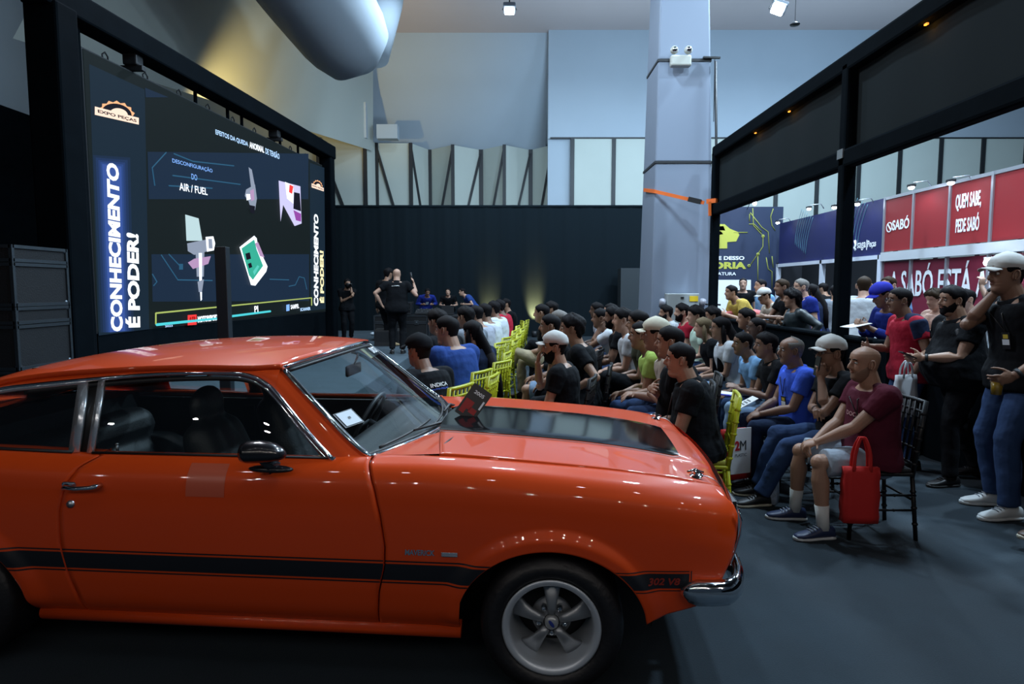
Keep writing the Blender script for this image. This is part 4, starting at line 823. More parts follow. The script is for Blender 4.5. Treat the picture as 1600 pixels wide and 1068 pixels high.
MB().bbox((-2.5, -.48, 1.262), (-1.42, .48, 1.27)).obj('headliner', INT, car, False)
# rear: deck and tail
mb = MB(); mb.grid([[V(x, q*lerp(.775, .70, (-2.75-x)/.9), lerp(.985, .95, (-3.0-x)/.6)-.03*abs(q)**3) for q in np.linspace(-1, 1, 21)] for x in np.linspace(-3.68, -3.15, 8)]); mb.obj('boot_lid', PAINT, car)
mb = MB(); mb.grid([[V(-3.68-.03*math.sin(t*PI), q*.78, lerp(.94, .42, t)) for q in np.linspace(-1, 1, 21)] for t in np.linspace(0, 1, 8)]); mb.obj('tail_panel', PAINT, car)
for s in (-1, 1):
    for k in (0, 1): bev(MB().bbox((-3.735, s*(.42+.16*k), .66), (-3.70, s*(.55+.16*k), .78)).obj('tail_lamp', mat('tail_red', (.35, .01, .01), .2, coat=1), car, False), .01)
# small card standing on the cowl
P = V(.2295, 3.317, 0)+V(math.cos(CARYAW), math.sin(CARYAW), 0)*-.485+V(-math.sin(CARYAW), math.cos(CARYAW), 0)*-.02
cd = thing('display_card', 'black card with red artwork and white lettering propped on the cowl of the car', 'card', (P[0], P[1], .972), math.radians(-12))
R = np.array(Matrix.Rotation(math.radians(33), 3, 'Y')@Matrix.Rotation(math.radians(-18), 3, 'X')); MB().box(R@V(0, 0, .09), (.115, .006, .185), R).obj('card', mat('card_black', (.01, .01, .012), .4), cd, False)
for k, (x, z, w_, h_) in enumerate(((-.02, .07, .05, .05), (.02, .05, .04, .03), (-.03, .03, .03, .03))): MB().box(R@V(x, -.0036, z), (w_, .001, h_), R).obj('card_artwork', mat('card_red', (.35, .01, .01), .5), cd, False)
text('2005', 'card_lettering', WHT, R@V(-.03, -.0045, .135), R@V(1, 0, 0), R@V(0, 0, 1), .06, .02, cd, .02, 0); MB().box(R@V(.045, -.004, .10), (.01, .001, .05), R).obj('card_lettering', WHT, cd, False)
# ================================================================ people
def skinm(k):
    c = {'l': (.50, .30, .215), 'm': (.33, .185, .12), 't': (.22, .118, .075), 'd': (.11, .06, .04)}[k]
    return mat('skin_'+{'l': 'light', 'm': 'medium', 't': 'tan', 'd': 'dark'}[k], c, .5, noise=.12, nscale=14, bump=.08, bscale=160)
def cloth(nm, c, bump=.5): return mat('cloth_'+nm, c, .9, noise=.15, nscale=9, bump=bump, bscale=14, spec=.15)
CL = {'black': (.0045, .0055, .0075), 'navy': (.012, .020, .05), 'white': (.50, .54, .58), 'maroon': (.075, .010, .022), 'royal': (.045, .11, .62), 'sky': (.17, .34, .58), 'blue': (.02, .055, .22), 'deepblue': (.012, .025, .19),
      'jeans': (.026, .052, .125), 'darkjeans': (.014, .026, .06), 'lightjeans': (.20, .30, .44), 'grey': (.16, .18, .21), 'beige': (.42, .37, .31), 'lime': (.36, .52, .12), 'olive': (.05, .055, .035), 'khaki': (.40, .34, .23),
      'peach': (.50, .33, .27), 'yellow': (.46, .33, .07), 'red': (.32, .012, .03), 'shorts': (.32, .38, .45), 'mint': (.45, .60, .50), 'puffer': (.018, .030, .036), 'pale': (.34, .36, .42), 'plaid': (.35, .34, .32), 'white cap': (.50, .50, .48), 'cream': (.56, .53, .42), 'bluecap': (.03, .04, .42)}
HC = {'black': (.006, .005, .006), 'brown': (.03, .018, .010), 'grey': (.16, .15, .14), 'blond': (.16, .12, .07)}
def hairm(c): return mat('hair_'+c, HC[c], .7, noise=.4, nscale=60, bump=.12, bscale=150, spec=.12)
def Rx(a): return np.array(Matrix.Rotation(a, 3, 'X'))
def Ry(a): return np.array(Matrix.Rotation(a, 3, 'Y'))
def Rz(a): return np.array(Matrix.Rotation(a, 3, 'Z'))
HZ = [-.125, -.115, -.10, -.085, -.07, -.058, -.05, -.042, -.03, -.018, -.005, .008, .02, .035, .05, .07, .088, .104, .115, .121]
HF = smooth_itp([(-.125, .035), (-.115, .062), (-.10, .080), (-.085, .0815), (-.07, .0765), (-.058, .0845), (-.05, .080), (-.042, .087), (-.03, .084), (-.018, .083), (-.005, .080), (.008, .0775), (.02, .080), (.035, .0875), (.05, .087), (.07, .081), (.088, .066), (.104, .040), (.115, .015), (.121, .001)])
HB = smooth_itp([(-.125, -.01), (-.115, .0), (-.10, .025), (-.08, .055), (-.05, .075), (0, .093), (.04, .102), (.07, .096), (.095, .070), (.11, .035), (.121, .001)])
HW = smooth_itp([(-.125, .018), (-.115, .032), (-.10, .044), (-.08, .055), (-.05, .063), (-.01, .069), (.03, .0745), (.06, .074), (.085, .062), (.104, .040), (.115, .018), (.121, .001)])
def headrings(amt, n=28, zs=HZ):
    rs = []
    for z in zs:
        row = []
        for j in range(n):
            a = 2*PI*j/n; ca, sa = math.cos(a), math.sin(a); f, b, w_ = HF(z), HB(z), HW(z)
            r = V((f if ca > 0 else b)*math.copysign(abs(ca)**.85, ca), w_*math.copysign(abs(sa)**.85, sa), z)
            th = abs((a+PI) % (2*PI)-PI)
            if amt is None:
                k = 1-.085*math.exp(-((th-.40)/.17)**2-((z-.010)/.013)**2)-.03*math.exp(-((th-.75)/.2)**2-((z+.045)/.02)**2)
                r = V(r[0]*k, r[1]*k, z)
            else:
                d = amt(th, z); q = unit(V(r[0], r[1], (z-.02)*.9)); r = r+q*d
            row.append(r)
        rs.append(row)
    return rs
def sst(a, b, x): t = min(1, max(0, (x-a)/(b-a))); return t*t*(3-2*t)
def add_xf(mb, src, R, c, S=1):
    mb.add([c+(R@(np.asarray(v)*S)) for v in src.v], src.f)
def ik(a, b, l1, l2, pole):
    a = np.asarray(a, float); b = np.asarray(b, float); d = b-a; L = np.linalg.norm(d); mx = (l1+l2)*.995
    if L > mx: b = a+d/L*mx; d = b-a; L = mx
    L = max(L, abs(l1-l2)+.02); u = d/max(np.linalg.norm(d), 1e-6); x = (l1*l1-l2*l2+L*L)/(2*L); h = math.sqrt(max(0, l1*l1-x*x)); p = np.asarray(pole, float); p = unit(p-u*np.dot(p, u))
    return a+u*x+p*h, b
def hand(mb, wr, d, n, side, curl, vx, S=1):
    d = unit(d); n = unit(np.asarray(n)-d*np.dot(n, d)); lat = np.cross(d, n)*(-side); R = np.column_stack([d, lat, n])
    mb.ell(wr+d*.045*S, (.052*S, .040*S, .017*S), 14, 8, R); r0 = max(.0083, vx*.95)
    if vx > .011: mb.ell(wr+d*.10*S+n*.02*S, (.045*S, .032*S, .014*S), 10, 6, R); mb.capsule(wr+d*.03*S+lat*.03*S, wr+d*.075*S+lat*.045*S+n*.015, .012, .010, 8); return
    for i, (o, L) in enumerate(((.031, .072), (.0105, .080), (-.0105, .074), (-.030, .058))):
        p = wr+d*.082*S+lat*o*S; dd = unit(d+lat*o*2.0); cv = curl*(1+.12*i)
        for q, fr in enumerate((.45, .32, .23)):
            dd = unit(dd*math.cos(cv)+n*math.sin(cv)); e = p+dd*L*fr*S; mb.capsule(p, e, r0*(1-.06*q), r0*(.95-.08*q), 8, m=2); p = e
    p = wr+d*.022*S+lat*.028*S; dd = unit(d*.65+lat*.75+n*.25)
    for q, L in enumerate((.038, .032, .024)):
        e = p+dd*L*S; mb.capsule(p, e, r0*1.15-.001*q, r0*1.08-.001*q, 8, m=2); p = e; dd = unit(dd+d*.25-lat*.18+n*curl*.35)
def sup(a, e=.9): return math.copysign(abs(math.cos(a))**e, math.cos(a)), math.copysign(abs(math.sin(a))**e, math.sin(a))
TS = [(-.115, .075, .115), (-.09, .100, .145), (0, .118, .168), (.10, .105, .152), (.19, .105, .150), (.28, .112, .160), (.36, .118, .172), (.42, .112, .178), (.455, .097, .165), (.485, .078, .125), (.505, .064, .085), (.515, .058, .066)]
HANDS = {'lap': ((.31, .045, .11), (.30, -.05, .115)), 'clasp': ((.39, .03, .10), (.375, -.04, .09)), 'knees': ((.38, .13, .11), (.38, -.13, .11)), 'side': ((.03, .255, -.14), (.03, -.255, -.14)), 'chin': ((.23, .02, .53), (.22, -.12, .22)), 'cross': ((.23, -.10, .30), (.24, .12, .27)),
         'lean': ((.50, .16, .20), (.50, -.16, .20)), 'write': ((.42, .08, .28), (.42, -.06, .28)), 'phone': ((.34, .04, .24), (.32, -.12, .20)), 'hip': ((-.02, .24, .04), (.24, -.1, .3)), 'mic': ((.20, .06, .50), (.05, -.26, -.06)), 'desk': ((.36, .16, .12), (.36, -.16, .12)), 'arms': ((.26, -.02, .24), (.25, .02, .20))}
def person(label, px, py, Y, face=180, pose='sit', z0=0, lean=0, curve=12, hy=0, hp=0, hr=0, hands='lap', hl=None, hrt=None, pl=None, pr=None, fl=None, fr=None, hdl=None, hdr=None, hnl=None, hnr=None, curl=.35, curl_r=None,
           skin='m', hair='short', hc='black', top='black', tc=None, sleeve=.55, bottom='jeans', long=1, shoes='black', sole=None, socks=None, fat=0, S=None, vx=None, beard=0, cap=None, glasses=0, collar=0, hem=0, fem=0, extra=None, group=None, Smin=.9, Smax=1.12, puff=0):
    vx = vx or min(.014, max(.0055, Y*.00125)); near = vx < .0088
    HH = HANDS[hands]; hl = hl or HH[0]; hrt = hrt or HH[1]; st_ = pose == 'stand'
    p0 = V(0, 0, .925 if st_ else .515); L0 = math.radians(lean); L1 = math.radians(lean+curve)
    def spn(s):   # spine point and frame at arc length s
        L = L0+(L1-L0)*min(1, max(0, s/.35)); n = 8; p = p0.copy(); ds = s/n
        for i in range(n):
            l = L0+(L1-L0)*min(1, max(0, (ds*(i+.5))/.35)); p = p+V(math.sin(l), 0, math.cos(l))*ds
        return p, V(math.cos(L), 0, -math.sin(L)), V(math.sin(L), 0, math.cos(L))
    nb, nf, nu = spn(.50); HR = Rz(math.radians(hy))@Ry(math.radians(hp))@Rx(math.radians(hr)); hc_ = nb+nu*.068+V(.022, 0, .036)+HR@V(.028, 0, .035)
    P = atY(px, py, Y); zr_ = hc_[2]; S = S or min(Smax, max(Smin, (P[2]-z0)/zr_)); fa = math.radians(face); RW = Rz(fa); off = RW@(V(hc_[0], hc_[1], 0)*S)
    root = thing('person', label, 'person', (P[0]-off[0], P[1]-off[1], z0), fa, group); root.scale = (S, S, S)
    SK = skinm(skin); N = 24; wS = .93 if fem else 1
    def torso(mb, d, s0, s1, flare=0):
        rs = []; ss = sorted(set([s0, s1]+[t[0] for t in TS if s0 < t[0] < s1]))
        for s in ss:
            a = itp(s, [(t[0], t[1]) for t in TS])*1.05; b = itp(s, [(t[0], t[2]) for t in TS])*wS*1.06; g_ = fat*math.exp(-((s-.12)/.17)**2); a += g_*.075; b += g_*.055+fat*.012
            if fem: a += .02*math.exp(-((s-.33)/.05)**2)
            a += d+flare*max(0, .1-s); b += d+flare*max(0, .1-s); p, f, u = spn(s); fo = g_*.055
            rs.append([p+f*(a*sup(t)[0]+fo)+V(0, 1, 0)*b*sup(t)[1] for t in [2*PI*j/N for j in range(N)]])
        mb.rings(rs)
    # joints
    arms = []
    for sd, tgt, pole in ((1, hl, pl), (-1, hrt, pr)):
        sh = nb-nu*.058+V(0, sd*.192*wS, 0)-nf*.004; w_t = p0+V(*tgt); pole = pole or ((-.5, sd*.55, -1)); el, wr = ik(sh, w_t, .285, .255, pole); arms.append((sd, sh, el, wr))
    legs = []
    for sd, f_ in ((1, fl), (-1, fr)):
        hip = p0+V(0, sd*.088, -.01); an = V(*f_) if f_ else (V(.0, sd*.10, .085) if st_ else V(.42, sd*.13, .085))
        kn, an = ik(hip, an, .43, .425, (1, sd*.12, .35 if not st_ else 0)); legs.append((sd, hip, kn, an))
    # skin: one continuous body
    b = MB(); torso(b, -.012, -.06, .50); b.capsule(nb-nu*.06, hc_+HR@V(-.022, 0, -.06), .065+.010*fat, .060+.008*fat, 14); b.ell(nb-nu*.035, (.06, .115, .038), 14, 8)
    h_ = MB(); h_.rings(headrings(None)); 
    h_.tube([(.079, 0, .026), (.088, 0, .008), (.100, 0, -.012), (.104, 0, -.022), (.086, 0, -.033)], [.007, .009, .012, .0135, .009], 10).ell((.088, .012, -.026), (.012, .009, .008), 8, 6).ell((.088, -.012, -.026), (.012, .009, .008), 8, 6)
    for s_ in (-1, 1):
        h_.ell((-.007, s_*.073, -.003), (.016, .008, .028), 10, 8, Rz(-s_*.35)@Ry(-.15)); h_.ell((.078, s_*.028, .030), (.010, .020, .006), 8, 5)
    if fat > .5: h_.ell((.03, 0, -.10), (.05, .055, .03), 12, 8)
    add_xf(b, h_, HR, hc_)
    am = 1+.20*fat-.1*fem
    for sd, sh, el, wr in arms:
        dd = unit(wr-el); b.tube([lerp(nb-nu*.04, sh, .4), sh, lerp(sh, el, .4), el, lerp(el, wr, .3), lerp(el, wr, .9), wr+dd*.01], [.040, .043*am, .044*am, .038*am, .040*am, .027, .026], 12); b.ell(el, [.037*am]*3, 10, 6)
        hd_ = hdl if sd > 0 else hdr; hn = hnl if sd > 0 else hnr
        hand(b, wr, V(*hd_) if hd_ else dd, V(*hn) if hn else (V(0, -sd*.5, -1) if not st_ else V(0, -sd, 0)), sd, curl if sd > 0 else (curl if curl_r is None else curl_r), vx)
    if long < .9:
        for sd, hip, kn, an in legs: b.tube([hip, lerp(hip, kn, .5), kn, lerp(kn, an, .28), lerp(kn, an, .6), an], [.088, .078, .057, .058, .046, .037], 14); b.ell(kn, (.056, .056, .056), 12, 8)
    fuse(b, 'body', SK, root, vx, 2, .45)
    # shirt
    TM = mat('pufferjacket', CL['puffer'], .45, noise=.2, nscale=5) if puff else cloth(top.replace(' ', '_'), tc or CL[top]); c = MB(); dd_ = .014+.02*puff; torso(c, dd_, -.11 if st_ or hem else -.05, .47, .25)
    for sd, sh, el, wr in arms:
        c.ell(sh+V(0, sd*.004, -.006), [.066*am+dd_*.4]*3, 14, 10)
        c.tube([nb-nu*.035+V(0, sd*.045, 0), lerp(nb-nu*.035, sh, .55)+V(0, sd*.015, 0)+nu*.006, sh+V(0, sd*.006, 0)], [.050, .058, .060*am+.5*dd_], 12)
        if sleeve <= 1: e = lerp(sh, el, sleeve); c.tube([sh+V(0, sd*.008, 0), lerp(sh, el, sleeve*.5), e], [.064*am+dd_*.5, .062*am+dd_*.5, .057*am+dd_*.6], 14)
        else: c.tube([sh, lerp(sh, el, .5), el, lerp(el, wr, .5), lerp(el, wr, sleeve-1)], [.064*am+dd_*.5, .058*am+dd_*.5, .052*am+dd_*.5, .046+dd_*.5, .038+dd_*.4], 14)
    so_ = fuse_fold(c, 'jacket' if puff else ('shirt' if collar else 'tee_shirt'), TM, root, vx*1.15, .011)
    if collar:
        k = MB(); n_ = 20; rr = [[nb+nu*(hz-.02)+nf*(.010+r*math.cos(t)*1.08)+V(0, 1, 0)*r*math.sin(t)+nu*(-.022*max(0, math.cos(t))) for t in [2*PI*j/n_ for j in range(n_)]] for r, hz in ((.088+.01*fat, -.012), (.080+.01*fat, .028), (.070+.01*fat, .034), (.066+.01*fat, .0))]
        k.rings(rr, True, False); k.obj('collar', TM, so_)
    # trousers, shorts, shoes
    BM = cloth(bottom, CL[bottom]); t_ = MB(); torso(t_, .006, -.115, .05)
    for sd, hip, kn, an in legs:
        if long > .9:
            t_.tube([hip, lerp(hip, kn, .5), kn, lerp(kn, an, .3), lerp(kn, an, .8), lerp(kn, an, .97)], [.101+.012*fat, .090+.01*fat, .072, .070, .060, .062], 16); t_.ell(kn, (.069, .069, .069), 12, 8)
        else: t_.tube([hip, lerp(hip, kn, .5), lerp(hip, kn, .92)], [.105, .100, .092], 16)
    fuse_fold(t_, 'trousers' if long > .9 else 'shorts', BM, root, vx*1.15, .012)
    SM = mat('shoe_'+shoes, {'black': (.008, .008, .009), 'navy': (.02, .032, .085), 'white': (.60, .62, .62), 'tan': (.42, .30, .16), 'brown': (.06, .03, .018)}[shoes], .45)
    for sd, hip, kn, an in legs:
        d = unit(V(1, sd*.12, 0)); lt = np.cross((0, 0, 1), d); base = V(an[0], an[1], max(0, an[2]-.085)); s_ = MB(); so = MB()
        dn = V(0, 0, 1)
        for (mb_, L) in ((s_, ((-.075, .026, .05), (-.068, .034, .085), (-.03, .037, .098), (.02, .037, .098), (.06, .041, .075), (.11, .046, .058), (.155, .043, .047), (.185, .030, .038), (.195, .012, .03))), (so, ((-.080, .028, .024), (-.05, .038, .026), (.02, .036, .022), (.11, .050, .022), (.165, .044, .024), (.193, .028, .026), (.202, .010, .026)))):
            mb_.rings([[base+d*x_+lt*w_*(sup(t, .8)[0])+dn*(.012+(hh-.012)*(.5+.5*sup(t, .8)[1]) if mb_ is s_ else hh*(.5+.5*sup(t, .6)[1])) for t in [2*PI*j/14 for j in range(14)]] for x_, w_, hh in L])
        sh_ = s_.obj('shoe', SM, root); so.obj('sole', mat('sole_white', (.6, .62, .62), .6) if sole == 'white' else mat('sole_cream', (.5, .46, .36), .6) if sole == 'cream' else mat('sole_black', (.012, .012, .012), .6), sh_)
        if near and shoes != 'tan':
            l_ = MB(); [l_.tube([base+d*x_+lt*q+dn*(z_-abs(q)*.25) for q in (-.028, 0, .028)], .0035, 5) for x_, z_ in ((.035, .097), (.055, .088), (.075, .079), (.095, .070))]; l_.obj('laces', SM if shoes == 'black' else mat('laces', (.25, .28, .33), .7), sh_)
        if socks: MB().tube([lerp(kn, an, .66), lerp(kn, an, .85), an-V(0, 0, .02)], [.047, .041, .042], 14).obj('sock', mat('sock_white', (.62, .64, .62), .85), root)
    # hair and face
    def shell(name, amt, m, par=root): q = MB(); q.rings(headrings(amt, 32)); o_ = MB(); add_xf(o_, q, HR, hc_); return o_.obj(name, m, par)
    def put(mb_, name, m, par=root): o_ = MB(); add_xf(o_, mb_, HR, hc_); return o_.obj(name, m, par)
    hm = hairm(hc)
    def line(th, rec=0): return itp(th, [(0, .072+rec), (.6, .066+rec), (1.0, .038+rec*.6), (1.30, .004), (1.5, .022), (1.8, .030), (2.05, -.02), (2.4, -.068), (PI, -.078)])
    if cap: hth = .006
    else: hth = {'short': .0085, 'buzz': .003, 'bald': 0, 'afro': .045, 'long': .014, 'pony': .010, 'receding': .009, 'curly': .024, 'thick': .014}[hair]
    if hth:
        rec = .045 if hair == 'receding' else 0
        def am_(th, z):
            t = sst(-.010, .010, z-line(th, rec)); k = hth*(1+.35*math.sin(th*7+z*90)*(hair in ('curly', 'afro', 'thick'))+ .25*sst(.04, .10, z)*(hair in ('short', 'thick') and th < 1.4))
            if hair == 'receding' and z > .085 and th < 2.0: t *= .0
            return lerp(-.014, k, t)
        shell('hair', am_, hm)
        if hair in ('long', 'pony') or fem:
            q = MB(); Lh = .46 if hair == 'long' else .26; bk = hc_+HR@V(-.07, 0, .0); 
            if hair == 'long': q.tube([hc_+HR@V(-.05, 0, .05), hc_+HR@V(-.085, 0, -.04), nb-nf*.095-nu*.05, nb-nf*.125-nu*.22, nb-nf*.12-nu*Lh], [.065, .075, .085, .075, .035], 16, flat=.55, hint=(0, 1, 0))
            else: q.tube([bk, hc_+HR@V(-.12, 0, -.02), hc_+HR@V(-.13, 0, -.12), hc_+HR@V(-.11, 0, -.2)], [.03, .032, .028, .01], 12)
            q.obj('hair_length', hm, root)
            if hair == 'long':
                for s_ in (-1, 1): MB().tube([hc_+HR@V(-.01, s_*.065, .05), hc_+HR@V(-.02, s_*.082, -.05), hc_+HR@V(-.03, s_*.080, -.15), nb-nu*.12+V(0, s_*.07, 0)-nf*.05], [.02, .027, .026, .012], 10).obj('hair_lock', hm, root)
    if beard:
        def ab(th, z): t = sst(-.008, .008, itp(th, [(0, -.028), (.35, -.034), (.8, -.05), (1.2, -.025), (1.45, .0), (1.7, -.01)])-z)*(1-sst(1.55, 1.75, th)); t *= 1-.85*math.exp(-(th/.28)**2-((z+.052)/.010)**2); return lerp(-.012, .0028+.006*beard, t)
        shell('beard', ab, hm if beard > .3 else mat('stubble_'+skin, tuple(c_*.55 for c_ in SK.node_tree.nodes['Principled BSDF'].inputs['Base Color'].default_value[:3]), .6))
    if cap:
        CM = cloth('cap_'+cap.replace(' ', '_'), CL.get(cap, (.3, .3, .3)), .2); shell('cap', lambda th, z: lerp(-.02, .020+.012*sst(.05, .11, z), sst(-.004, .004, z-itp(th, [(0, .052), (1.4, .040), (PI, .018)]))), CM)
        q = MB(); n_ = 14; up_ = []; 
        for rr in (0, .35, .7, 1):
            up_.append([V(.078+rr*.078*math.cos(t*.5)**.6, math.sin(t)*.0+(.072-.012*rr)*math.sin(t*.5)*1.25, .050-.010*rr*rr-.022*(math.sin(t*.5)**2)) for t in np.linspace(-PI*.82, PI*.82, n_)])
        q.grid(up_); o_ = put(q, 'cap_brim', CM); m_ = o_.modifiers.new('s', 'SOLIDIFY'); m_.thickness = .004
        put(MB().ell((0, 0, .146), (.008, .008, .005), 8, 5), 'cap_button', CM)
    if near:
        for s_ in (-1, 1):
            e = put(MB().ell((.0715, s_*.030, .010), (.0115, .0125, .0095), 14, 10), 'eye', mat('eye_white', (.5, .48, .45), .25)); put(MB().ell((.0795, s_*.031, .0095), (.0045, .0058, .0058), 10, 8), 'iris', mat('iris', (.012, .008, .006), .15), e)
            put(MB().tube([(.076, s_*.047, .028), (.085, s_*.033, .034), (.089, s_*.016, .031)], [.0028, .004, .003], 6), 'eyebrow', hm)
            put(MB().tube([(.066, s_*.043, .013), (.080, s_*.032, .0195), (.079, s_*.020, .015)], [.002, .003, .002], 6), 'eyelid', SK)
        put(MB().ell((.0845, 0, -.0435), (.008, .021, .0042), 12, 6).ell((.083, 0, -.0535), (.008, .018, .005), 12, 6), 'lips', mat('lips_'+skin, tuple(c_*k_ for c_, k_ in zip(SK.node_tree.nodes['Principled BSDF'].inputs['Base Color'].default_value[:3], (.95, .68, .68))), .45))
    if Y < 10.5 and hair not in ('long', 'afro'):
        for s_ in (-1, 1):
            q = MB(); H_ = [(-.006+.017*math.cos(a)-.004*math.sin(a), s_*(.079+.011*max(0, -math.cos(a))+.003*max(0, math.sin(a))), -.002+.031*math.sin(a)) for a in np.linspace(-.35*PI, 1.42*PI, 13)][::-1]
            q.tube(H_, [.003]+[.0050]*11+[.003], 7).ell((-.005, s_*.0795, -.024), (.007, .006, .009), 10, 6).ell((-.008, s_*.077, -.002), (.013, .006, .024), 10, 8, Rz(-s_*.35)); put(q, 'ear', SK)
    if glasses:
        q = MB()
        for s_ in (-1, 1): q.tube([(.099, s_*(.033+.021*math.cos(t)), .008+.016*math.sin(t)) for t in np.linspace(0, 2*PI, 15)], .0022, 5); q.tube([(.099, s_*.054, .012), (.06, s_*.074, .012), (-.01, s_*.079, .010)], .002, 5)
        q.tube([(.099, -.012, .010), (.103, 0, .014), (.099, .012, .010)], .002, 5); put(q, 'glasses', STEEL)
    if extra: extra(root, dict(nb=nb, nf=nf, nu=nu, p0=p0, arms=arms, legs=legs, spn=spn, hc=hc_, HR=HR, vx=vx, fat=fat))
    return root
_tx = bpy.data.textures.new('folds', 'CLOUDS'); _tx.noise_scale = .13; _tx.noise_depth = 1
def fuse_fold(mb, name, m, parent, vx, amp):
    t = mb.obj(name, m, None, False); r = t.modifiers.new('r', 'REMESH'); r.mode = 'VOXEL'; r.voxel_size = vx; r.use_smooth_shade = True
    q = t.modifiers.new('s', 'SMOOTH'); q.iterations = 5; q.factor = .5; d = t.modifiers.new('d', 'DISPLACE'); d.texture = _tx; d.strength = amp*2; d.mid_level = .45; d.texture_coords = 'LOCAL'
    me = evalmesh(t); old = t.data; t.modifiers.clear(); t.data = me; bpy.data.meshes.remove(old); me.polygons.foreach_set('use_smooth', [True]*len(me.polygons)); me.materials.clear(); me.materials.append(m); t.parent = parent; return t
# ---- things worn on the body
CARD = mat('badge_black', (.012, .012, .014), .4); LBL = mat('badge_label', (.65, .72, .78), .5); GLD = mat('badge_gold', (.55, .42, .05), .5)
def badge(s=.14, y=.07, wd=.06, white=0):
    def f(root, k):
        p, fr, u = k['spn'](s); g_ = k['fat']*math.exp(-((s-.12)/.17)**2); a = itp(s, [(t[0], t[1]) for t in TS])*1.05+g_*.075+.030; b_ = .175+g_*.055; c = p+fr*(g_*.055+a*math.sqrt(1-(y/b_)**2)+.006)+V(0, y, 0); tw = .75*y/b_; f0 = fr; fr = unit(f0*math.cos(tw)+V(0, 1, 0)*math.sin(tw)); R = np.column_stack([unit(np.cross(fr, u)), fr, u])
        lb = MB().tube([k['nb']+V(0, .07, 0)-k['nf']*.0, k['spn'](.42)[0]+k['spn'](.42)[1]*.135+V(0, .06, 0), c+u*.06+fr*.004], .0035, 5).tube([k['nb']+V(0, -.07, 0), k['spn'](.42)[0]+k['spn'](.42)[1]*.135+V(0, -.05, 0), c+u*.06+fr*.004], .0035, 5).obj('lanyard', CARD, root)
        b_ = MB().box(c, (wd, .004, .105), R).obj('badge', LBL if white else CARD, root, False)
        if not white: MB().box(c+fr*.003-u*.008, (wd*.85, .002, .035), R).obj('badge_label', LBL, b_, False); MB().box(c+fr*.003+u*.028, (wd*.6, .002, .026), R).obj('badge_print', GLD, b_, False)
    return f
def both(*fs):
    def f(r, k):
        for q in fs: q(r, k)
    return f
def watch(sd):
    def f(root, k):
        a = [q for q in k['arms'] if q[0] == sd][0]; d = unit(a[3]-a[2]); MB().lathe([(.030, -.011), (.033, -.011), (.033, .011), (.030, .011)], a[3]-d*.02, d, 18).obj('watch', STEEL, root)
    return f
def phone_in(sd, d=(1, 0, .5), off=.09):
    def f(root, k):
        a = [q for q in k['arms'] if q[0] == sd][0]; w_ = unit(a[3]-a[2]); c = a[3]+w_*off+V(.02, 0, .02); x, y = frame(V(*d)); MB().box(c, (.072, .009, .15), np.column_stack([x, y, unit(d)])).obj('phone', CARD, root, False)
    return f
def chest_text(s, m, y0, y1, s0, s1, back=0):
    def f(root, k):
        p, fr, u = k['spn']((s0+s1)/2); a = .12+.018+.07*k['fat']; sg = -1 if back else 1
        # lettering follows the chest: projected on an arc
        o = text(s, 'shirt_lettering', m, (0, 0, 0), (1, 0, 0), (0, 1, 0), y1-y0, s1-s0, root, .02, 0)
        for v in o.data.vertices:
            q = (y0+v.co.x)*(1 if not back else -1); s_ = s0+v.co.y; pp_, ff, uu = k['spn'](s_); av = itp(s_, [(t[0], t[1]) for t in TS])+.034+k['fat']*.07*math.exp(-((s_-.12)/.17)**2)*1.7; b_ = .20
            v.co = Vector(pp_+ff*sg*av*math.sqrt(max(.05, 1-(abs(q)/b_)**2.4))+V(0, q, 0))
    return f
# ---------------------------------------------------------------- banquet chairs
def chair_proto(label, m, group, seat_m):
    t = thing('banquet_chair', label, 'chair', (0, 0, -50), 0, group)
    def bam(mb, a, b, r, n=4):
        mb.tube([a, b], r, 8)
        for i in range(1, n): c = lerp(np.asarray(a, float), np.asarray(b, float), i/n); d = unit(np.asarray(b, float)-a); mb.capsule(c-d*.004, c+d*.004, r*1.35, r*1.35, 8, m=1)
        return mb
    bev(MB().box((0, 0, .44), (.40, .40, .025)).obj('seat', m, t, False), .008); bev(MB().box((.0, 0, .465), (.38, .38, .03)).obj('cushion', seat_m, t, False), .012)
    for y in (-.185, .185):
        bam(MB(), V(.185, y, .43), V(.20, y*1.05, 0), .014).obj('leg', m, t); bam(MB(), V(-.20, y*.93, .43), V(-.235, y*1.02, 0), .014).obj('leg', m, t)
    b = MB()
    for y in (-.172, .172): bam(MB(), V(-.20, y, .42), V(-.265, y, .92), .016, 6).obj('back_post', m, t)
    for z, r in ((.50, .010), (.60, .009), (.845, .010), (.91, .015)): b.tube([(-.20-(z-.42)*.13-.012*math.cos(q/.172*PI/2), q, z) for q in np.linspace(-.172, .172, 7)], r, 6)
    for y in (-.115, -.058, 0, .058, .115): bam(b, V(-.222, y, .50), V(-.270, y, .905), .0095, 4)
    b.obj('backrest', m, t); b = MB()
    for z, y in ((.20, 1), (.30, 1), (.20, -1), (.30, -1)): bam(b, V(.193, y*.19, z), V(-.222, y*.185, z), .008, 3)
    b.tube([(.195, -.19, .26), (.195, .19, .26)], .008, 6).tube([(-.22, -.185, .26), (-.22, .185, .26)], .008, 6); b.obj('stretcher', m, t)
    return t
GOLD = mat('gold_paint', (.40, .41, .010), .35, spec=.5); BLP = mat('black_lacquer', (.006, .006, .007), .4, spec=.3)
CG_ = chair_proto('gold', GOLD, 'gold banquet chairs', mat('gold_cushion', (.30, .29, .03), .8)); CB_ = chair_proto('black', BLP, 'black banquet chairs', mat('black_cushion', (.012, .012, .014), .8)); used = {}
def chair_at(x, y, face, kind, label):
    src = CG_ if kind == 'gold' else CB_
    c = src if kind not in used else copy_tree(src); used[kind] = 1; c.location = (x, y, 0); c.rotation_euler = (0, 0, math.radians(face)); c['label'] = label; return c
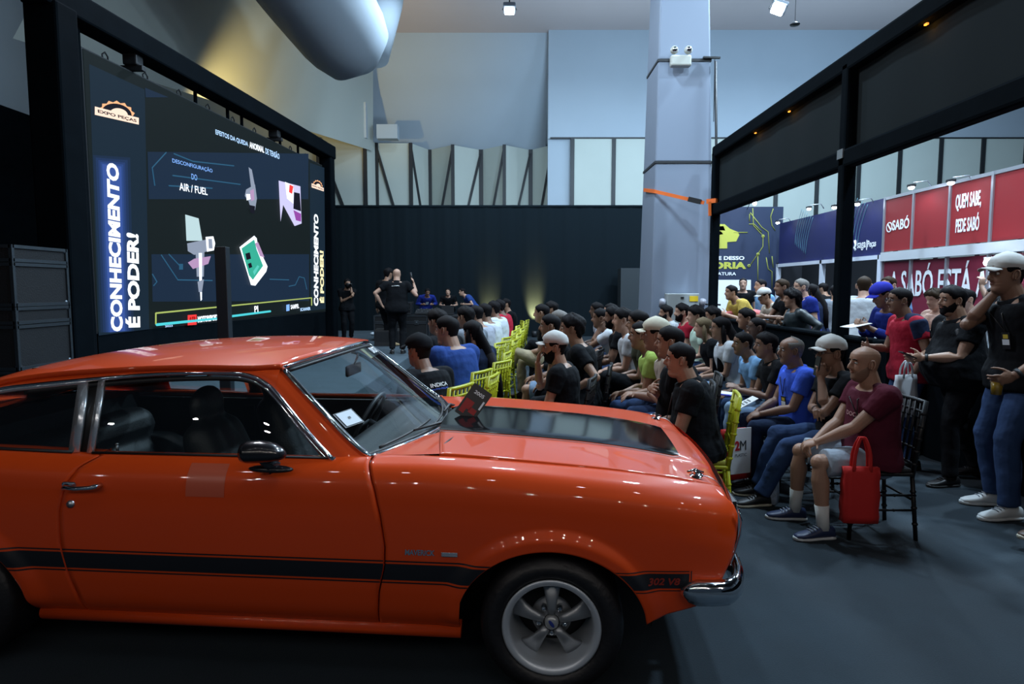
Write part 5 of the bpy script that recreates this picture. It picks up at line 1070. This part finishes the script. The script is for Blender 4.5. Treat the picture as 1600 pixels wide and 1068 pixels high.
def seated(label, px, py, Y, kind='black', chair=None, **k):
    r = person(label, px, py, Y, **k); f = math.radians(k.get('face', 180)); short = ' '.join(label.replace(',', '').split()[:10])
    chair_at(r.location[0]+.03*math.cos(f), r.location[1]+.03*math.sin(f), k.get('face', 180)+(12 if kind == 'gold' and r.location[0] < 0 else 0), kind, chair or kind+' banquet chair occupied by the '+short); return r
# ---------------------------------------------------------------- seated rows, nearest right first
ROWE = 'people seated in the right hand row'
WH = mat('print_white', (.7, .72, .72), .6)
mar = seated('person in maroon tee and grey shorts, hands clasped, nearest seated at right', 1350, 568, 4.28, face=178, hy=4, hands='clasp', fl=(.40, .19, .085), fr=(.44, -.17, .085), skin='m', hair='bald', top='maroon', bottom='shorts', long=.6, shoes='navy', sole='white', socks=1, fat=.5, beard=.1, lean=-6, curve=14, hdl=(.8, -.45, -.3), hdr=(.8, .45, -.3), curl=.7,
    extra=both(badge(.25, .10), chest_text('DOCIS', mat('print_pink', (.45, .25, .25), .6), -.05, .11, .30, .335)), group=ROWE, chair='black banquet chair under the man in maroon, beside the red tote bag')
seated('person in black tee and white cap with glasses, phone held at the mouth', 1297, 552, 4.85, face=178, hy=6, hands='chin', hl=(.20, .11, .46), hdl=(-.05, -.15, 1), hnl=(-.2, -1, 0), pl=(.6, .25, -1), hrt=(.22, .10, .22), pr=(.2, -.6, -1), curl=.9, skin='t', hair='short', cap='white cap', glasses=1, bottom='jeans', sole='cream', lean=-4, fl=(.62, .12, .085), fr=(.55, -.12, .085), fat=.2, extra=both(phone_in(1, (-.1, .1, 1), .075), watch(-1)), group=ROWE)
seated('person in bright blue polo with a black lanyard badge, hands between the knees', 1235, 548, 5.35, face=176, hy=2, hands='knees', hl=(.36, .08, .10), hrt=(.36, -.04, .10), skin='t', hair='receding', hc='grey', top='royal', bottom='darkjeans', collar=1, lean=2, curve=6, fat=.35, extra=badge(.22, .08), group=ROWE)
seated('person in black polo with short black hair and a blue folder on the lap', 1196, 540, 5.9, face=176, hands='lap', hl=(.38, .02, .20), hrt=(.38, -.03, .17), hdl=(.8, -.2, .5), hdr=(.9, .2, .2), skin='t', hair='thick', bottom='lightjeans', collar=1, lean=3, extra=None, group=ROWE)
seated('person in light blue tee with short dark hair, leaning on the knees', 1160, 537, 6.45, face=176, hy=5, hands='clasp', skin='t', hair='short', top='sky', bottom='jeans', lean=12, curve=14, group=ROWE, fat=.2)
seated('person in white tee and black waistcoat with long dark hair and glasses', 1125, 513, 7.2, face=176, hands='lap', skin='m', hair='long', top='white', bottom='lightjeans', glasses=1, fem=1, group=ROWE, extra=lambda r, k: MB().tube([k['nb']+V(.06, .06, -.05), k['p0']+V(.13, .10, .3), k['p0']+V(.13, .12, .0)], [.03, .05, .04], 10, flat=.4).tube([k['nb']+V(.06, -.06, -.05), k['p0']+V(.13, -.10, .3), k['p0']+V(.13, -.12, .0)], [.03, .05, .04], 10, flat=.4).obj('waistcoat', cloth('black', CL['black']), r))
seated('person in black top with long fair hair, hands on the lap', 1098, 512, 7.9, face=172, hy=-8, hands='lap', skin='l', hair='long', hc='blond', top='black', bottom='jeans', fem=1, lean=8, group=ROWE)
seated('person in pale green top with wavy dark hair behind the fair haired person', 1086, 494, 8.8, face=178, hands='lap', skin='l', hair='curly', top='mint', bottom='jeans', fem=1, group=ROWE)
seated('person in red shirt with dark hair and beard, in front of the pillar box', 1065, 488, 9.9, face=178, hands='lap', skin='l', hair='thick', top='red', bottom='jeans', beard=1, group=ROWE)
seated('person in white shirt with a full black beard, seated left of the pillar box', 1040, 489, 10.8, face=178, hands='lap', skin='m', hair='thick', top='white', bottom='darkjeans', beard=1.3, collar=1, sleeve=1.8, group=ROWE)
seated('person with glasses and dark skin behind the black polo, second right row', 1182, 512, 7.5, face=176, skin='d', hair='buzz', top='black', glasses=1, group='people seated in the second right row')
seated('person with black hair in dark top behind the light blue tee', 1165, 498, 8.3, face=176, skin='m', hair='thick', top='navy', group='people seated in the second right row')
seated('person with curly dark hair in black top, far end of the second right row', 1112, 494, 9.4, face=176, skin='m', hair='curly', top='black', fem=1, group='people seated in the second right row')
# centre row
ROWC = 'people seated in the centre row'
seated('person in black polo with badge on a gold chair, nearest of the centre row', 1062, 562, 4.5, kind='gold', face=166, hy=2, hands='knees', skin='m', hair='short', fat=.7, collar=1, lean=4, curve=10, extra=badge(.16, .08), group=ROWC, bottom='jeans', chair='gold banquet chair under the nearest person of the centre row')
seated('person in black tee with crossed arms and a hand on the elbow', 1046, 535, 5.0, face=166, hands='cross', hl=(.23, -.08, .24), hrt=(.22, .12, .31), hdl=(-.1, -1, 0), hdr=(-.2, .9, .15), hnl=(-1, 0, 0), hnr=(-.9, 0, -.3), curl=.15, skin='m', hair='short', fat=.5, group=ROWC, lean=-4)
seated('person in cream cap and beige tee with hands clasped forward', 1024, 522, 5.55, face=170, hands='clasp', hl=(.42, .04, .13), hrt=(.42, -.04, .12), skin='m', hair='buzz', cap='cream', top='beige', lean=16, curve=10, group=ROWC, bottom='jeans', fat=.3)
seated('person in lime green tee beside the cream cap', 1001, 524, 6.0, face=172, hands='clasp', skin='m', hair='short', top='lime', lean=10, group=ROWC)
seated('person in olive top with black hair tied back and black trousers', 996, 503, 6.7, face=170, hands='lap', skin='m', hair='pony', top='olive', bottom='black', fem=1, group=ROWC, fl=(.62, .05, .30))
seated('person in white tee with thick black hair, glasses case in hand', 973, 494, 7.3, face=172, hands='lap', skin='l', hair='thick', top='white', bottom='black', group=ROWC)
seated('person in black waistcoat and beard with both hands low', 958, 488, 8.0, face=172, hands='knees', skin='t', hair='thick', top='black', beard=.8, group=ROWC)
seated('person in white tee with the hand over the face, elbow on the knee', 938, 497, 8.6, face=174, hands='chin', hl=(.26, .03, .50), hdl=(-.3, 0, 1), hnl=(-1, 0, 0), pl=(.5, .1, -1), curl=.2, skin='t', hair='short', top='white', bottom='jeans', lean=14, group=ROWC)
seated('person with short dark beard and olive shirt behind the white tees', 954, 481, 9.7, face=176, skin='l', hair='short', top='olive', beard=.6, group=ROWC)
seated('person in pale tee with close black hair at the far end of the centre row', 932, 479, 10.5, face=176, hands='knees', skin='d', hair='short', top='pale', group=ROWC)
# row nearer the aisle
ROWB = 'people seated in the row along the aisle'
seated('person in white cap and black tee with short beard, beside the aisle behind the bonnet', 866, 543, 5.35, face=164, hy=12, hands='knees', hl=(.33, .17, .10), hrt=(.24, -.02, .50), hdr=(-.2, .1, 1), hnr=(-1, 0, 0), pr=(.5, -.3, -1), skin='m', hair='short', cap='white cap', beard=.5, bottom='lightjeans', group=ROWB, lean=-4, fl=(.58, .12, .085), fr=(.55, -.14, .085))
seated('person in black shirt with dark curly hair right of the white cap', 893, 514, 6.2, face=168, hands='knees', hl=(.1, .28, .12), skin='m', hair='curly', group=ROWB, fl=(.55, .1, .085), bottom='black')
seated('person in black tee with bowed dark head left of the grey haired person', 859, 510, 6.9, face=166, hy=10, hands='clasp', skin='m', hair='short', lean=10, group=ROWB, bottom='lightjeans', long=.6)
def scarf(r, k):
    c = k['nb']; MB().lathe([(.070, .02), (.085, .025), (.105, -.012), (.120, -.04), (.11, -.04), (.095, -.01)], c-k['nu']*.0, k['nu'], 24).obj('jacket_collar', cloth('collar_red', (.45, .02, .02)), r); MB().lathe([(.060, .04), (.080, .045), (.088, .022), (.075, .02)], c, k['nu'], 24).obj('collar_trim', cloth('white', CL['white']), r)
seated('person with grey hair and red and white collar on a black jacket', 873, 494, 7.8, face=160, hands='knees', skin='m', hair='short', hc='grey', lean=10, curve=16, sleeve=1.9, extra=scarf, group=ROWB, bottom='jeans')
seated('person in black with khaki trousers and a crossed leg at the aisle', 846, 487, 9.3, face=166, hands='lap', skin='m', hair='short', bottom='khaki', fl=(.66, .02, .32), group=ROWB, shoes='brown')
seated('person with dark hair in black top in front of the right uplight', 861, 479, 11, face=172, hands='lap', skin='m', hair='thick', bottom='black', group=ROWB, fl=(.66, .02, .3))
# left row with gold chairs, seen from behind
ROWA = 'people seated in the left row of gold chairs'
seated('person in black cap and black shirt with white lettering on the back', 654, 549, 5.0, kind='gold', face=142, hands='phone', skin='t', hair='short', cap='black', group=ROWA, lean=4, fat=.3, extra=both(chest_text('INDICA', WH, -.11, .05, .345, .375, 1), chest_text('AUTO PEÇAS', mat('print_blue', (.05, .12, .6), .6), -.11, .05, .322, .336, 1)))
seated('person in blue tee with cropped dark hair, broad back to the camera', 698, 516, 5.85, kind='gold', face=142, hy=14, hands='lap', skin='m', hair='short', top='blue', fat=1, group=ROWA)
seated('person with very long black hair down the back of a gold chair', 738, 520, 6.6, kind='gold', face=140, hands='lap', skin='m', hair='long', top='navy', fem=1, group=ROWA, extra=lambda r, k: MB().tube([k['nb']-k['nf']*.12-k['nu']*.1, k['nb']-k['nf']*.18-k['nu']*.35, k['nb']-k['nf']*.20-k['nu']*.62], [.085, .075, .03], 14, flat=.5, hint=(0, 1, 0)).obj('hair_fall', hairm('black'), r))
seated('person with dark hair half hidden left of the blue tee', 683, 499, 6.9, kind='gold', face=146, skin='m', hair='thick', top='black', group=ROWA)
seated('person with full black hair in grey top behind the long haired person', 727, 491, 8.0, kind='gold', face=144, skin='m', hair='thick', top='grey', group=ROWA)
seated('person with shaved head between two dark haired people in the left row', 743, 488, 8.8, kind='gold', face=146, skin='m', hair='buzz', top='pale', group=ROWA)
seated('person in white tee, nearer of the two white shirts in the left row', 757, 486, 9.7, kind='gold', face=146, skin='t', hair='short', top='white', group=ROWA)
seated('person in white tee, farther of the two white shirts in the left row', 771, 482, 11.2, kind='gold', face=156, skin='t', hair='thick', top='white', group=ROWA)
seated('person in red top with black hair near the far end of the left row', 780, 479, 12.6, kind='gold', face=156, skin='d', hair='thick', top='red', group=ROWA)
seated('person in black turned sideways at the far end of the left row', 790, 474, 14.3, kind='gold', face=190, skin='m', hair='short', top='black', group=ROWA)
for i, y in enumerate((5.45, 7.4, 9.2, 10.4, 11.8, 13.3, 14.9)):
    chair_at(-.48+.055*(y-5.4)+.06, y, 168, 'gold', 'empty gold banquet chair in the left row, '+('nearest the car', 'behind the long haired person', 'beside the first white shirt', 'between the two white shirts', 'before the red top', 'just before the person turned sideways', 'last at the far end')[i])
# ---------------------------------------------------------------- on the stage
ST = 'people on the stage'
person('person in black tee standing beside the screen with a camera at the eye', 543, 443, 17, face=-62, pose='stand', z0=.25, hands='mic', hl=(.22, .06, .56), hrt=(.22, .02, .26), skin='m', hair='thick', bottom='black', beard=.5, group=ST, extra=lambda r, k: MB().box(k['hc']+V(.16, 0, -.04), (.12, .14, .1)).lathe([(.03, 0), (.035, .08)], k['hc']+V(.22, 0, -.04), (1, 0, 0), 12).obj('camera', CARD, r))
person('person with bald head and black polo seen from behind, presenting with a microphone', 620, 429, 13.8, face=97, pose='stand', z0=.25, hands='mic', hrt=(.10, -.33, .46), hl=(.05, .30, .05), pr=(0, -1, -.6), pl=(-.3, 1, -.2), hdr=(0, .2, 1), skin='l', hair='bald', bottom='black', fat=.6, collar=1, group=ST, Smax=1.16,
    extra=both(chest_text('▬ SAMPEL', WH, -.09, .07, .375, .395, 1), lambda r, k: MB().tube([k['arms'][1][3]+V(0, .02, .02), k['arms'][1][3]+V(0, .06, .22)], [.014, .022], 10).obj('microphone', STEEL, r)))
person('person with dark hair and tan shoes mostly hidden behind the presenter', 607, 425, 15.6, face=60, pose='stand', z0=.25, hands='side', skin='m', hair='thick', bottom='black', shoes='tan', group=ST, fl=(.15, .05, .085), fr=(.05, -.2, .085))
person('person in bright blue shirt with white badge bending over the sound desk', 668, 457, 18.3, face=-75, pose='stand', z0=.25, hands='desk', lean=24, curve=20, hp=20, skin='t', hair='short', top='deepblue', sleeve=1.8, group=ST, extra=badge(.3, 0, .09, 1))
person('person with pale face behind the laptop on the sound desk', 700, 469, 18.5, face=-90, pose='stand', z0=.25, hands='desk', lean=20, curve=10, skin='l', hair='short', group=ST, S=.86)
person('person in blue shirt bowed at the right end of the sound desk', 722, 470, 18.5, face=-160, pose='stand', z0=.25, hands='desk', lean=26, curve=20, skin='l', hair='short', top='blue', group=ST, S=.9)
# ---------------------------------------------------------------- standing on the right
def beer(r, k):
    a = k['arms'][0]; c = a[3]+V(.07, -.05, -.07); MB().lathe([(.03, -.06), (.036, .06)], c, (0, 0, 1), 20).obj('plastic_cup', glassmat('cup_plastic', (.85, .85, .85), 1) if 'cup_plastic' not in MATS else MATS['cup_plastic'], r); MB().lathe([(.001, -.058), (.028, -.058), (.032, .02), (.001, .02)], c, (0, 0, 1), 20).obj('beer', mat('beer', (.35, .22, .02), .2), r)
person('person in white cap and black polo, hand at the mouth, holding a cup of beer', 1572, 428, 4.6, face=176, pose='stand', hands='mic', hrt=(.17, -.03, .52), hdr=(-.05, .2, 1), hnr=(-1, 0, 0), pr=(.4, -.5, -1), hl=(.20, .24, .02), hdl=(.9, -.2, -.4), curl=.7, skin='t', hair='short', cap='white cap', collar=1, bottom='jeans', shoes='white', sole='white', fl=(.10, .12, .085), fr=(.02, -.16, .085), extra=both(beer, watch(1), badge(.24, .09, .05)), fat=.25, group='people standing in front of the barrier')
person('person in black polo and black trousers with dark beard looking at a phone', 1487, 470, 5.35, face=178, pose='stand', hands='phone', hl=(.36, .07, .16), hrt=(.34, -.05, .15), skin='m', hair='thick', fat=1.4, collar=1, beard=.8, bottom='black', lean=-2, fl=(.12, .12, .085), fr=(-.28, -.14, .085), group='people standing in front of the barrier',
    extra=both(phone_in(1, (.9, 0, .4)), watch(1), lambda r, k: MB().tube([k['nb']+V(.0, .11, .0), k['nb']+V(.10, .15, -.10), k['nb']+V(.06, .2, -.3)], .02, 8, flat=.4).obj('bag_strap', STEEL, r)))
def redblue(r, k):
    q = MB(); 
    for s_ in (1,):
        a = k['arms'][0]; q.tube([k['nb']+V(0, .06, -.015), lerp(k['nb'], a[1], .7)+V(0, .03, .01), a[1]+V(0, .02, 0), lerp(a[1], a[2], .5)], [.052, .066, .078, .072], 14, flat=.9)
    fuse_fold(q, 'shoulder_panel', cloth('navy', CL['navy']), r, .010, .004)
person('person in red and navy polo with glasses and jeans, standing by the barrier', 1405, 470, 5.85, face=172, pose='stand', hands='side', hl=(.10, .22, -.05), hrt=(.34, -.10, .2), skin='t', hair='short', glasses=1, top='red', collar=1, bottom='jeans', extra=redblue, fat=.3, group='people standing in front of the barrier')
person('person in royal blue shirt and blue cap writing on a paper at the barrier', 1378, 462, 6.75, face=184, pose='stand', hands='write', lean=10, curve=12, hp=22, skin='t', hair='short', cap='bluecap', top='deepblue', sleeve=1.7, group='people leaning on the barrier', extra=lambda r, k: MB().box(k['arms'][0][3]+V(.10, -.05, .02), (.22, .2, .006), Ry(.2)).obj('paper', WH, r, False))
CR = 'people in the crowd beyond the barrier'
person('person in white shirt seen from behind, right of the near truss post', 1350, 447, 8.6, face=60, pose='stand', hands='side', skin='l', hair='short', hc='brown', top='white', sleeve=1.8, group=CR)
person('person with brown hair and pale face between the white shirt and the blue cap', 1388, 446, 9.4, face=200, pose='stand', hands='side', skin='l', hair='short', hc='brown', top='sky', group=CR)
person('person in peach top with wavy dark hair looking down', 1460, 468, 7.6, face=190, pose='stand', hands='write', hp=14, skin='l', hair='curly', hc='brown', top='peach', fem=1, group=CR)
person('person raising a hand above the crowd behind the bearded man in black', 1508, 468, 7.2, face=180, pose='stand', hands='side', hl=(.16, .28, .78), pl=(.3, 1, .2), hdl=(-.1, 0, 1), skin='l', hair='short', top='white', group=CR, curl=.8)
person('person in plaid shirt between the two black polos at the right edge', 1556, 466, 6.5, face=156, pose='stand', hands='side', skin='t', hair='short', top='plaid', sleeve=1.7, glasses=1, group=CR)
person('person in black at the right border of the frame with only a black shoe showing', 1712, 400, 4.05, face=176, pose='stand', hands='side', skin='t', hair='short', bottom='black', shoes='brown', sole='cream', fl=(.42, .13, .085), fr=(-.1, -.13, .085), group='people standing in front of the barrier', S=1)
person('person in yellow tee leaning on the barrier beside the truss post', 1142, 457, 11.2, face=186, pose='stand', hands='lean', lean=24, curve=12, skin='m', hair='short', top='yellow', group='people leaning on the barrier', Smax=1.2, fat=.3, vx=.011)
person('person in dark tee standing far back in front of the poster wall', 1161, 443, 14.5, face=-110, pose='stand', hands='side', skin='l', hair='buzz', top='black', group=CR)
person('person in pale blue shirt with shaved head behind the white cap', 1188, 447, 11.6, face=186, pose='stand', hands='side', skin='l', hair='buzz', top='sky', sleeve=1.7, group=CR, Smax=1.2)
person('person in beige shirt and white cap leaning forward on the barrier', 1194, 463, 10.4, face=182, pose='stand', hands='lean', lean=20, curve=16, hp=14, skin='m', hair='short', cap='white cap', top='beige', group='people leaning on the barrier', Smax=1.2)
person('person with brown hair in black tee leaning beside the gathered crowd', 1221, 449, 9.9, face=182, pose='stand', hands='lean', lean=10, curve=10, skin='t', hair='short', hc='brown', top='black', group='people leaning on the barrier', Smax=1.2)
person('person in black puffer jacket with a round dark afro and a hand on the hip', 1236, 468, 8.8, face=176, pose='stand', hands='hip', hl=(-.02, .26, .06), pl=(-1, .6, 0), skin='m', hair='afro', sleeve=1.9, puff=1, fem=1, group='people leaning on the barrier', Smax=1.2)
person('person in blue polo with grey hair and glasses standing tall behind the puffer jacket', 1251, 449, 9.5, face=178, pose='stand', hands='side', skin='l', hair='short', hc='grey', top='deepblue', collar=1, glasses=1, group=CR, Smax=1.25, fat=.4)
person('person with long dark hair behind the blue polo', 1268, 456, 10.4, face=120, pose='stand', hands='side', skin='m', hair='long', top='navy', fem=1, group=CR)
person('person in black tee far back between the stand posts', 1286, 451, 14, face=120, pose='stand', hands='side', skin='m', hair='short', top='black', group=CR)
person('person in grey tee left of the near truss post', 1305, 456, 11.2, face=70, pose='stand', hands='side', hl=(-.05, .30, -.06), skin='m', hair='short', top='grey', group=CR)
# ---------------------------------------------------------------- bags and papers
TOTE = mat('tote_red', (.50, .012, .010), .8, bump=.3, bscale=12)
def tote(name, label, loc, rz, wd, ht, m, strap=.28, dpt=.07, logo=None, tilt=0):
    t = thing(name, label, 'bag', loc, rz); mb = MB(); G = []
    for k in range(9):
        z = ht*k/8; q = math.sin(PI*k/8)*.010; G.append([V(x*(1+.03*k/8)+.004*math.sin(k*2), (dpt/2*(1-.55*k/8)+q)*sg, z) for x, sg in ((-wd/2, -1), (-wd/4, -1.15), (0, -1.2), (wd/4, -1.15), (wd/2, -1), (wd/2, 1), (wd/4, 1.15), (0, 1.2), (-wd/4, 1.15), (-wd/2, 1))])
    mb.rings(G, True, True); mb.obj('bag_body', m, t)
    if strap:
        for sg in (-1, 1): MB().tube(spline([(-wd*.24, sg*.02, ht-.03), (-wd*.20, sg*.02, ht+strap*.5), (-.0, sg*.008, ht+strap), (wd*.20, sg*.02, ht+strap*.5), (wd*.24, sg*.02, ht-.03)], 14), .012, 6, flat=.25, hint=(0, 1, 0)).obj('handle', m, t)
    return t
P = atY(1341, 817, 4.02); tote('tote_bag', 'red fabric tote bag hanging from the arm of the person in maroon', (P[0], P[1]-.0, .15), math.radians(-4), .215, .36, TOTE, .20)
P = atY(1148, 745, 5.15); t = tote('gift_bag', 'white and red paper gift bag at the feet beside the car nose', (P[0], P[1]+.02, .10), math.radians(20), .24, .40, mat('gift_red', (.48, .015, .012), .55), 0, .12)
MB().add([(-.10, -.075, .05), (.095, -.075, .05), (.105, -.06, .42), (-.10, -.06, .42), (-.10, -.082, .05), (.095, -.082, .05), (.105, -.067, .42), (-.10, -.067, .42)], [(0, 1, 2, 3), (7, 6, 5, 4), (0, 4, 5, 1), (1, 5, 6, 2), (2, 6, 7, 3), (3, 7, 4, 0)]).obj('front_panel', mat('gift_white', (.70, .72, .74), .5), t, False)
text('2', 'bag_logo', mat('logo_red', (.45, .01, .02), .5), (-.06, -.0785, .24), (1, 0, 0), (0, .04, 1), .045, .08, t, .05, 0); text('M', 'bag_logo', STEEL, (-.01, -.0785, .24), (1, 0, 0), (0, .04, 1), .06, .08, t, .0, 0); text('PLASTIC', 'bag_lettering', STEEL, (-.06, -.0805, .19), (1, 0, 0), (0, .04, 1), .115, .025, t, .0, 0)
P = atY(1213, 780, 4.75); tote('plastic_bag', 'white patterned plastic bag on the floor beside the navy shoe', (P[0], 4.86, .0), 1.0, .16, .30, mat('bag_patterned', (.36, .42, .52), .5, noise=.7, nscale=25), 0, .10)
P = atY(1422, 640, 5.45); tote('shopping_bag', 'white shopping bag hanging behind the person in red and navy polo', (P[0]-.05, 5.45, .55), .3, .20, .36, mat('bag_white', (.5, .52, .55), .6), .12)
P = atY(926, 625, 5.9); tote('blue_gift_bag', 'small shiny blue gift bag on the floor in the centre row', (P[0], 5.9, .0), .4, .16, .34, mat('bag_blue', (.02, .02, .60), .25), 0, .07)
P = atY(1128, 612, 5.75); t = thing('folder', 'bright blue folder lying on a lap in the right row', 'folder', (P[0], P[1], .70)); bev(MB().box((0, 0, 0), (.30, .22, .012), Ry(.12)).obj('cover', mat('folder_blue', (.03, .03, .55), .4), t, False), .003); MB().box((.0, 0, .008), (.26, .19, .004), Ry(.12)).obj('sheets', WH, t, False)
P = atY(1166, 488, 11.35); o = fuse(MB().ell((P[0], P[1], 1.22), (.30, .14, .07), 18, 10).ell((P[0]+.2, P[1], 1.19), (.2, .12, .06), 14, 8).ell((P[0]-.25, P[1], 1.2), (.14, .1, .05), 14, 8), 'bundled_jacket', mat('salmon_cloth', (.62, .16, .16), .8, noise=.5, nscale=9), None, .02, 3); tag(o, 'salmon pink jacket bundled on the barrier beside the yellow tee', 'jacket')
P = atY(1165, 640, 5.5); t = thing('brochure', 'white dotted brochure held over the knees in the right row', 'brochure', (P[0], P[1], .66)); MB().box((0, 0, 0), (.19, .14, .004), Ry(-.5)).obj('sheet', WH, t, False); mb = MB(); [mb.box(Ry(-.5)@V(-.06+.03*i, -.03+.03*j, .004), (.014, .014, .002), Ry(-.5)) for i in range(4) for j in range(3)]; mb.obj('printed_dots', STEEL, t, False)
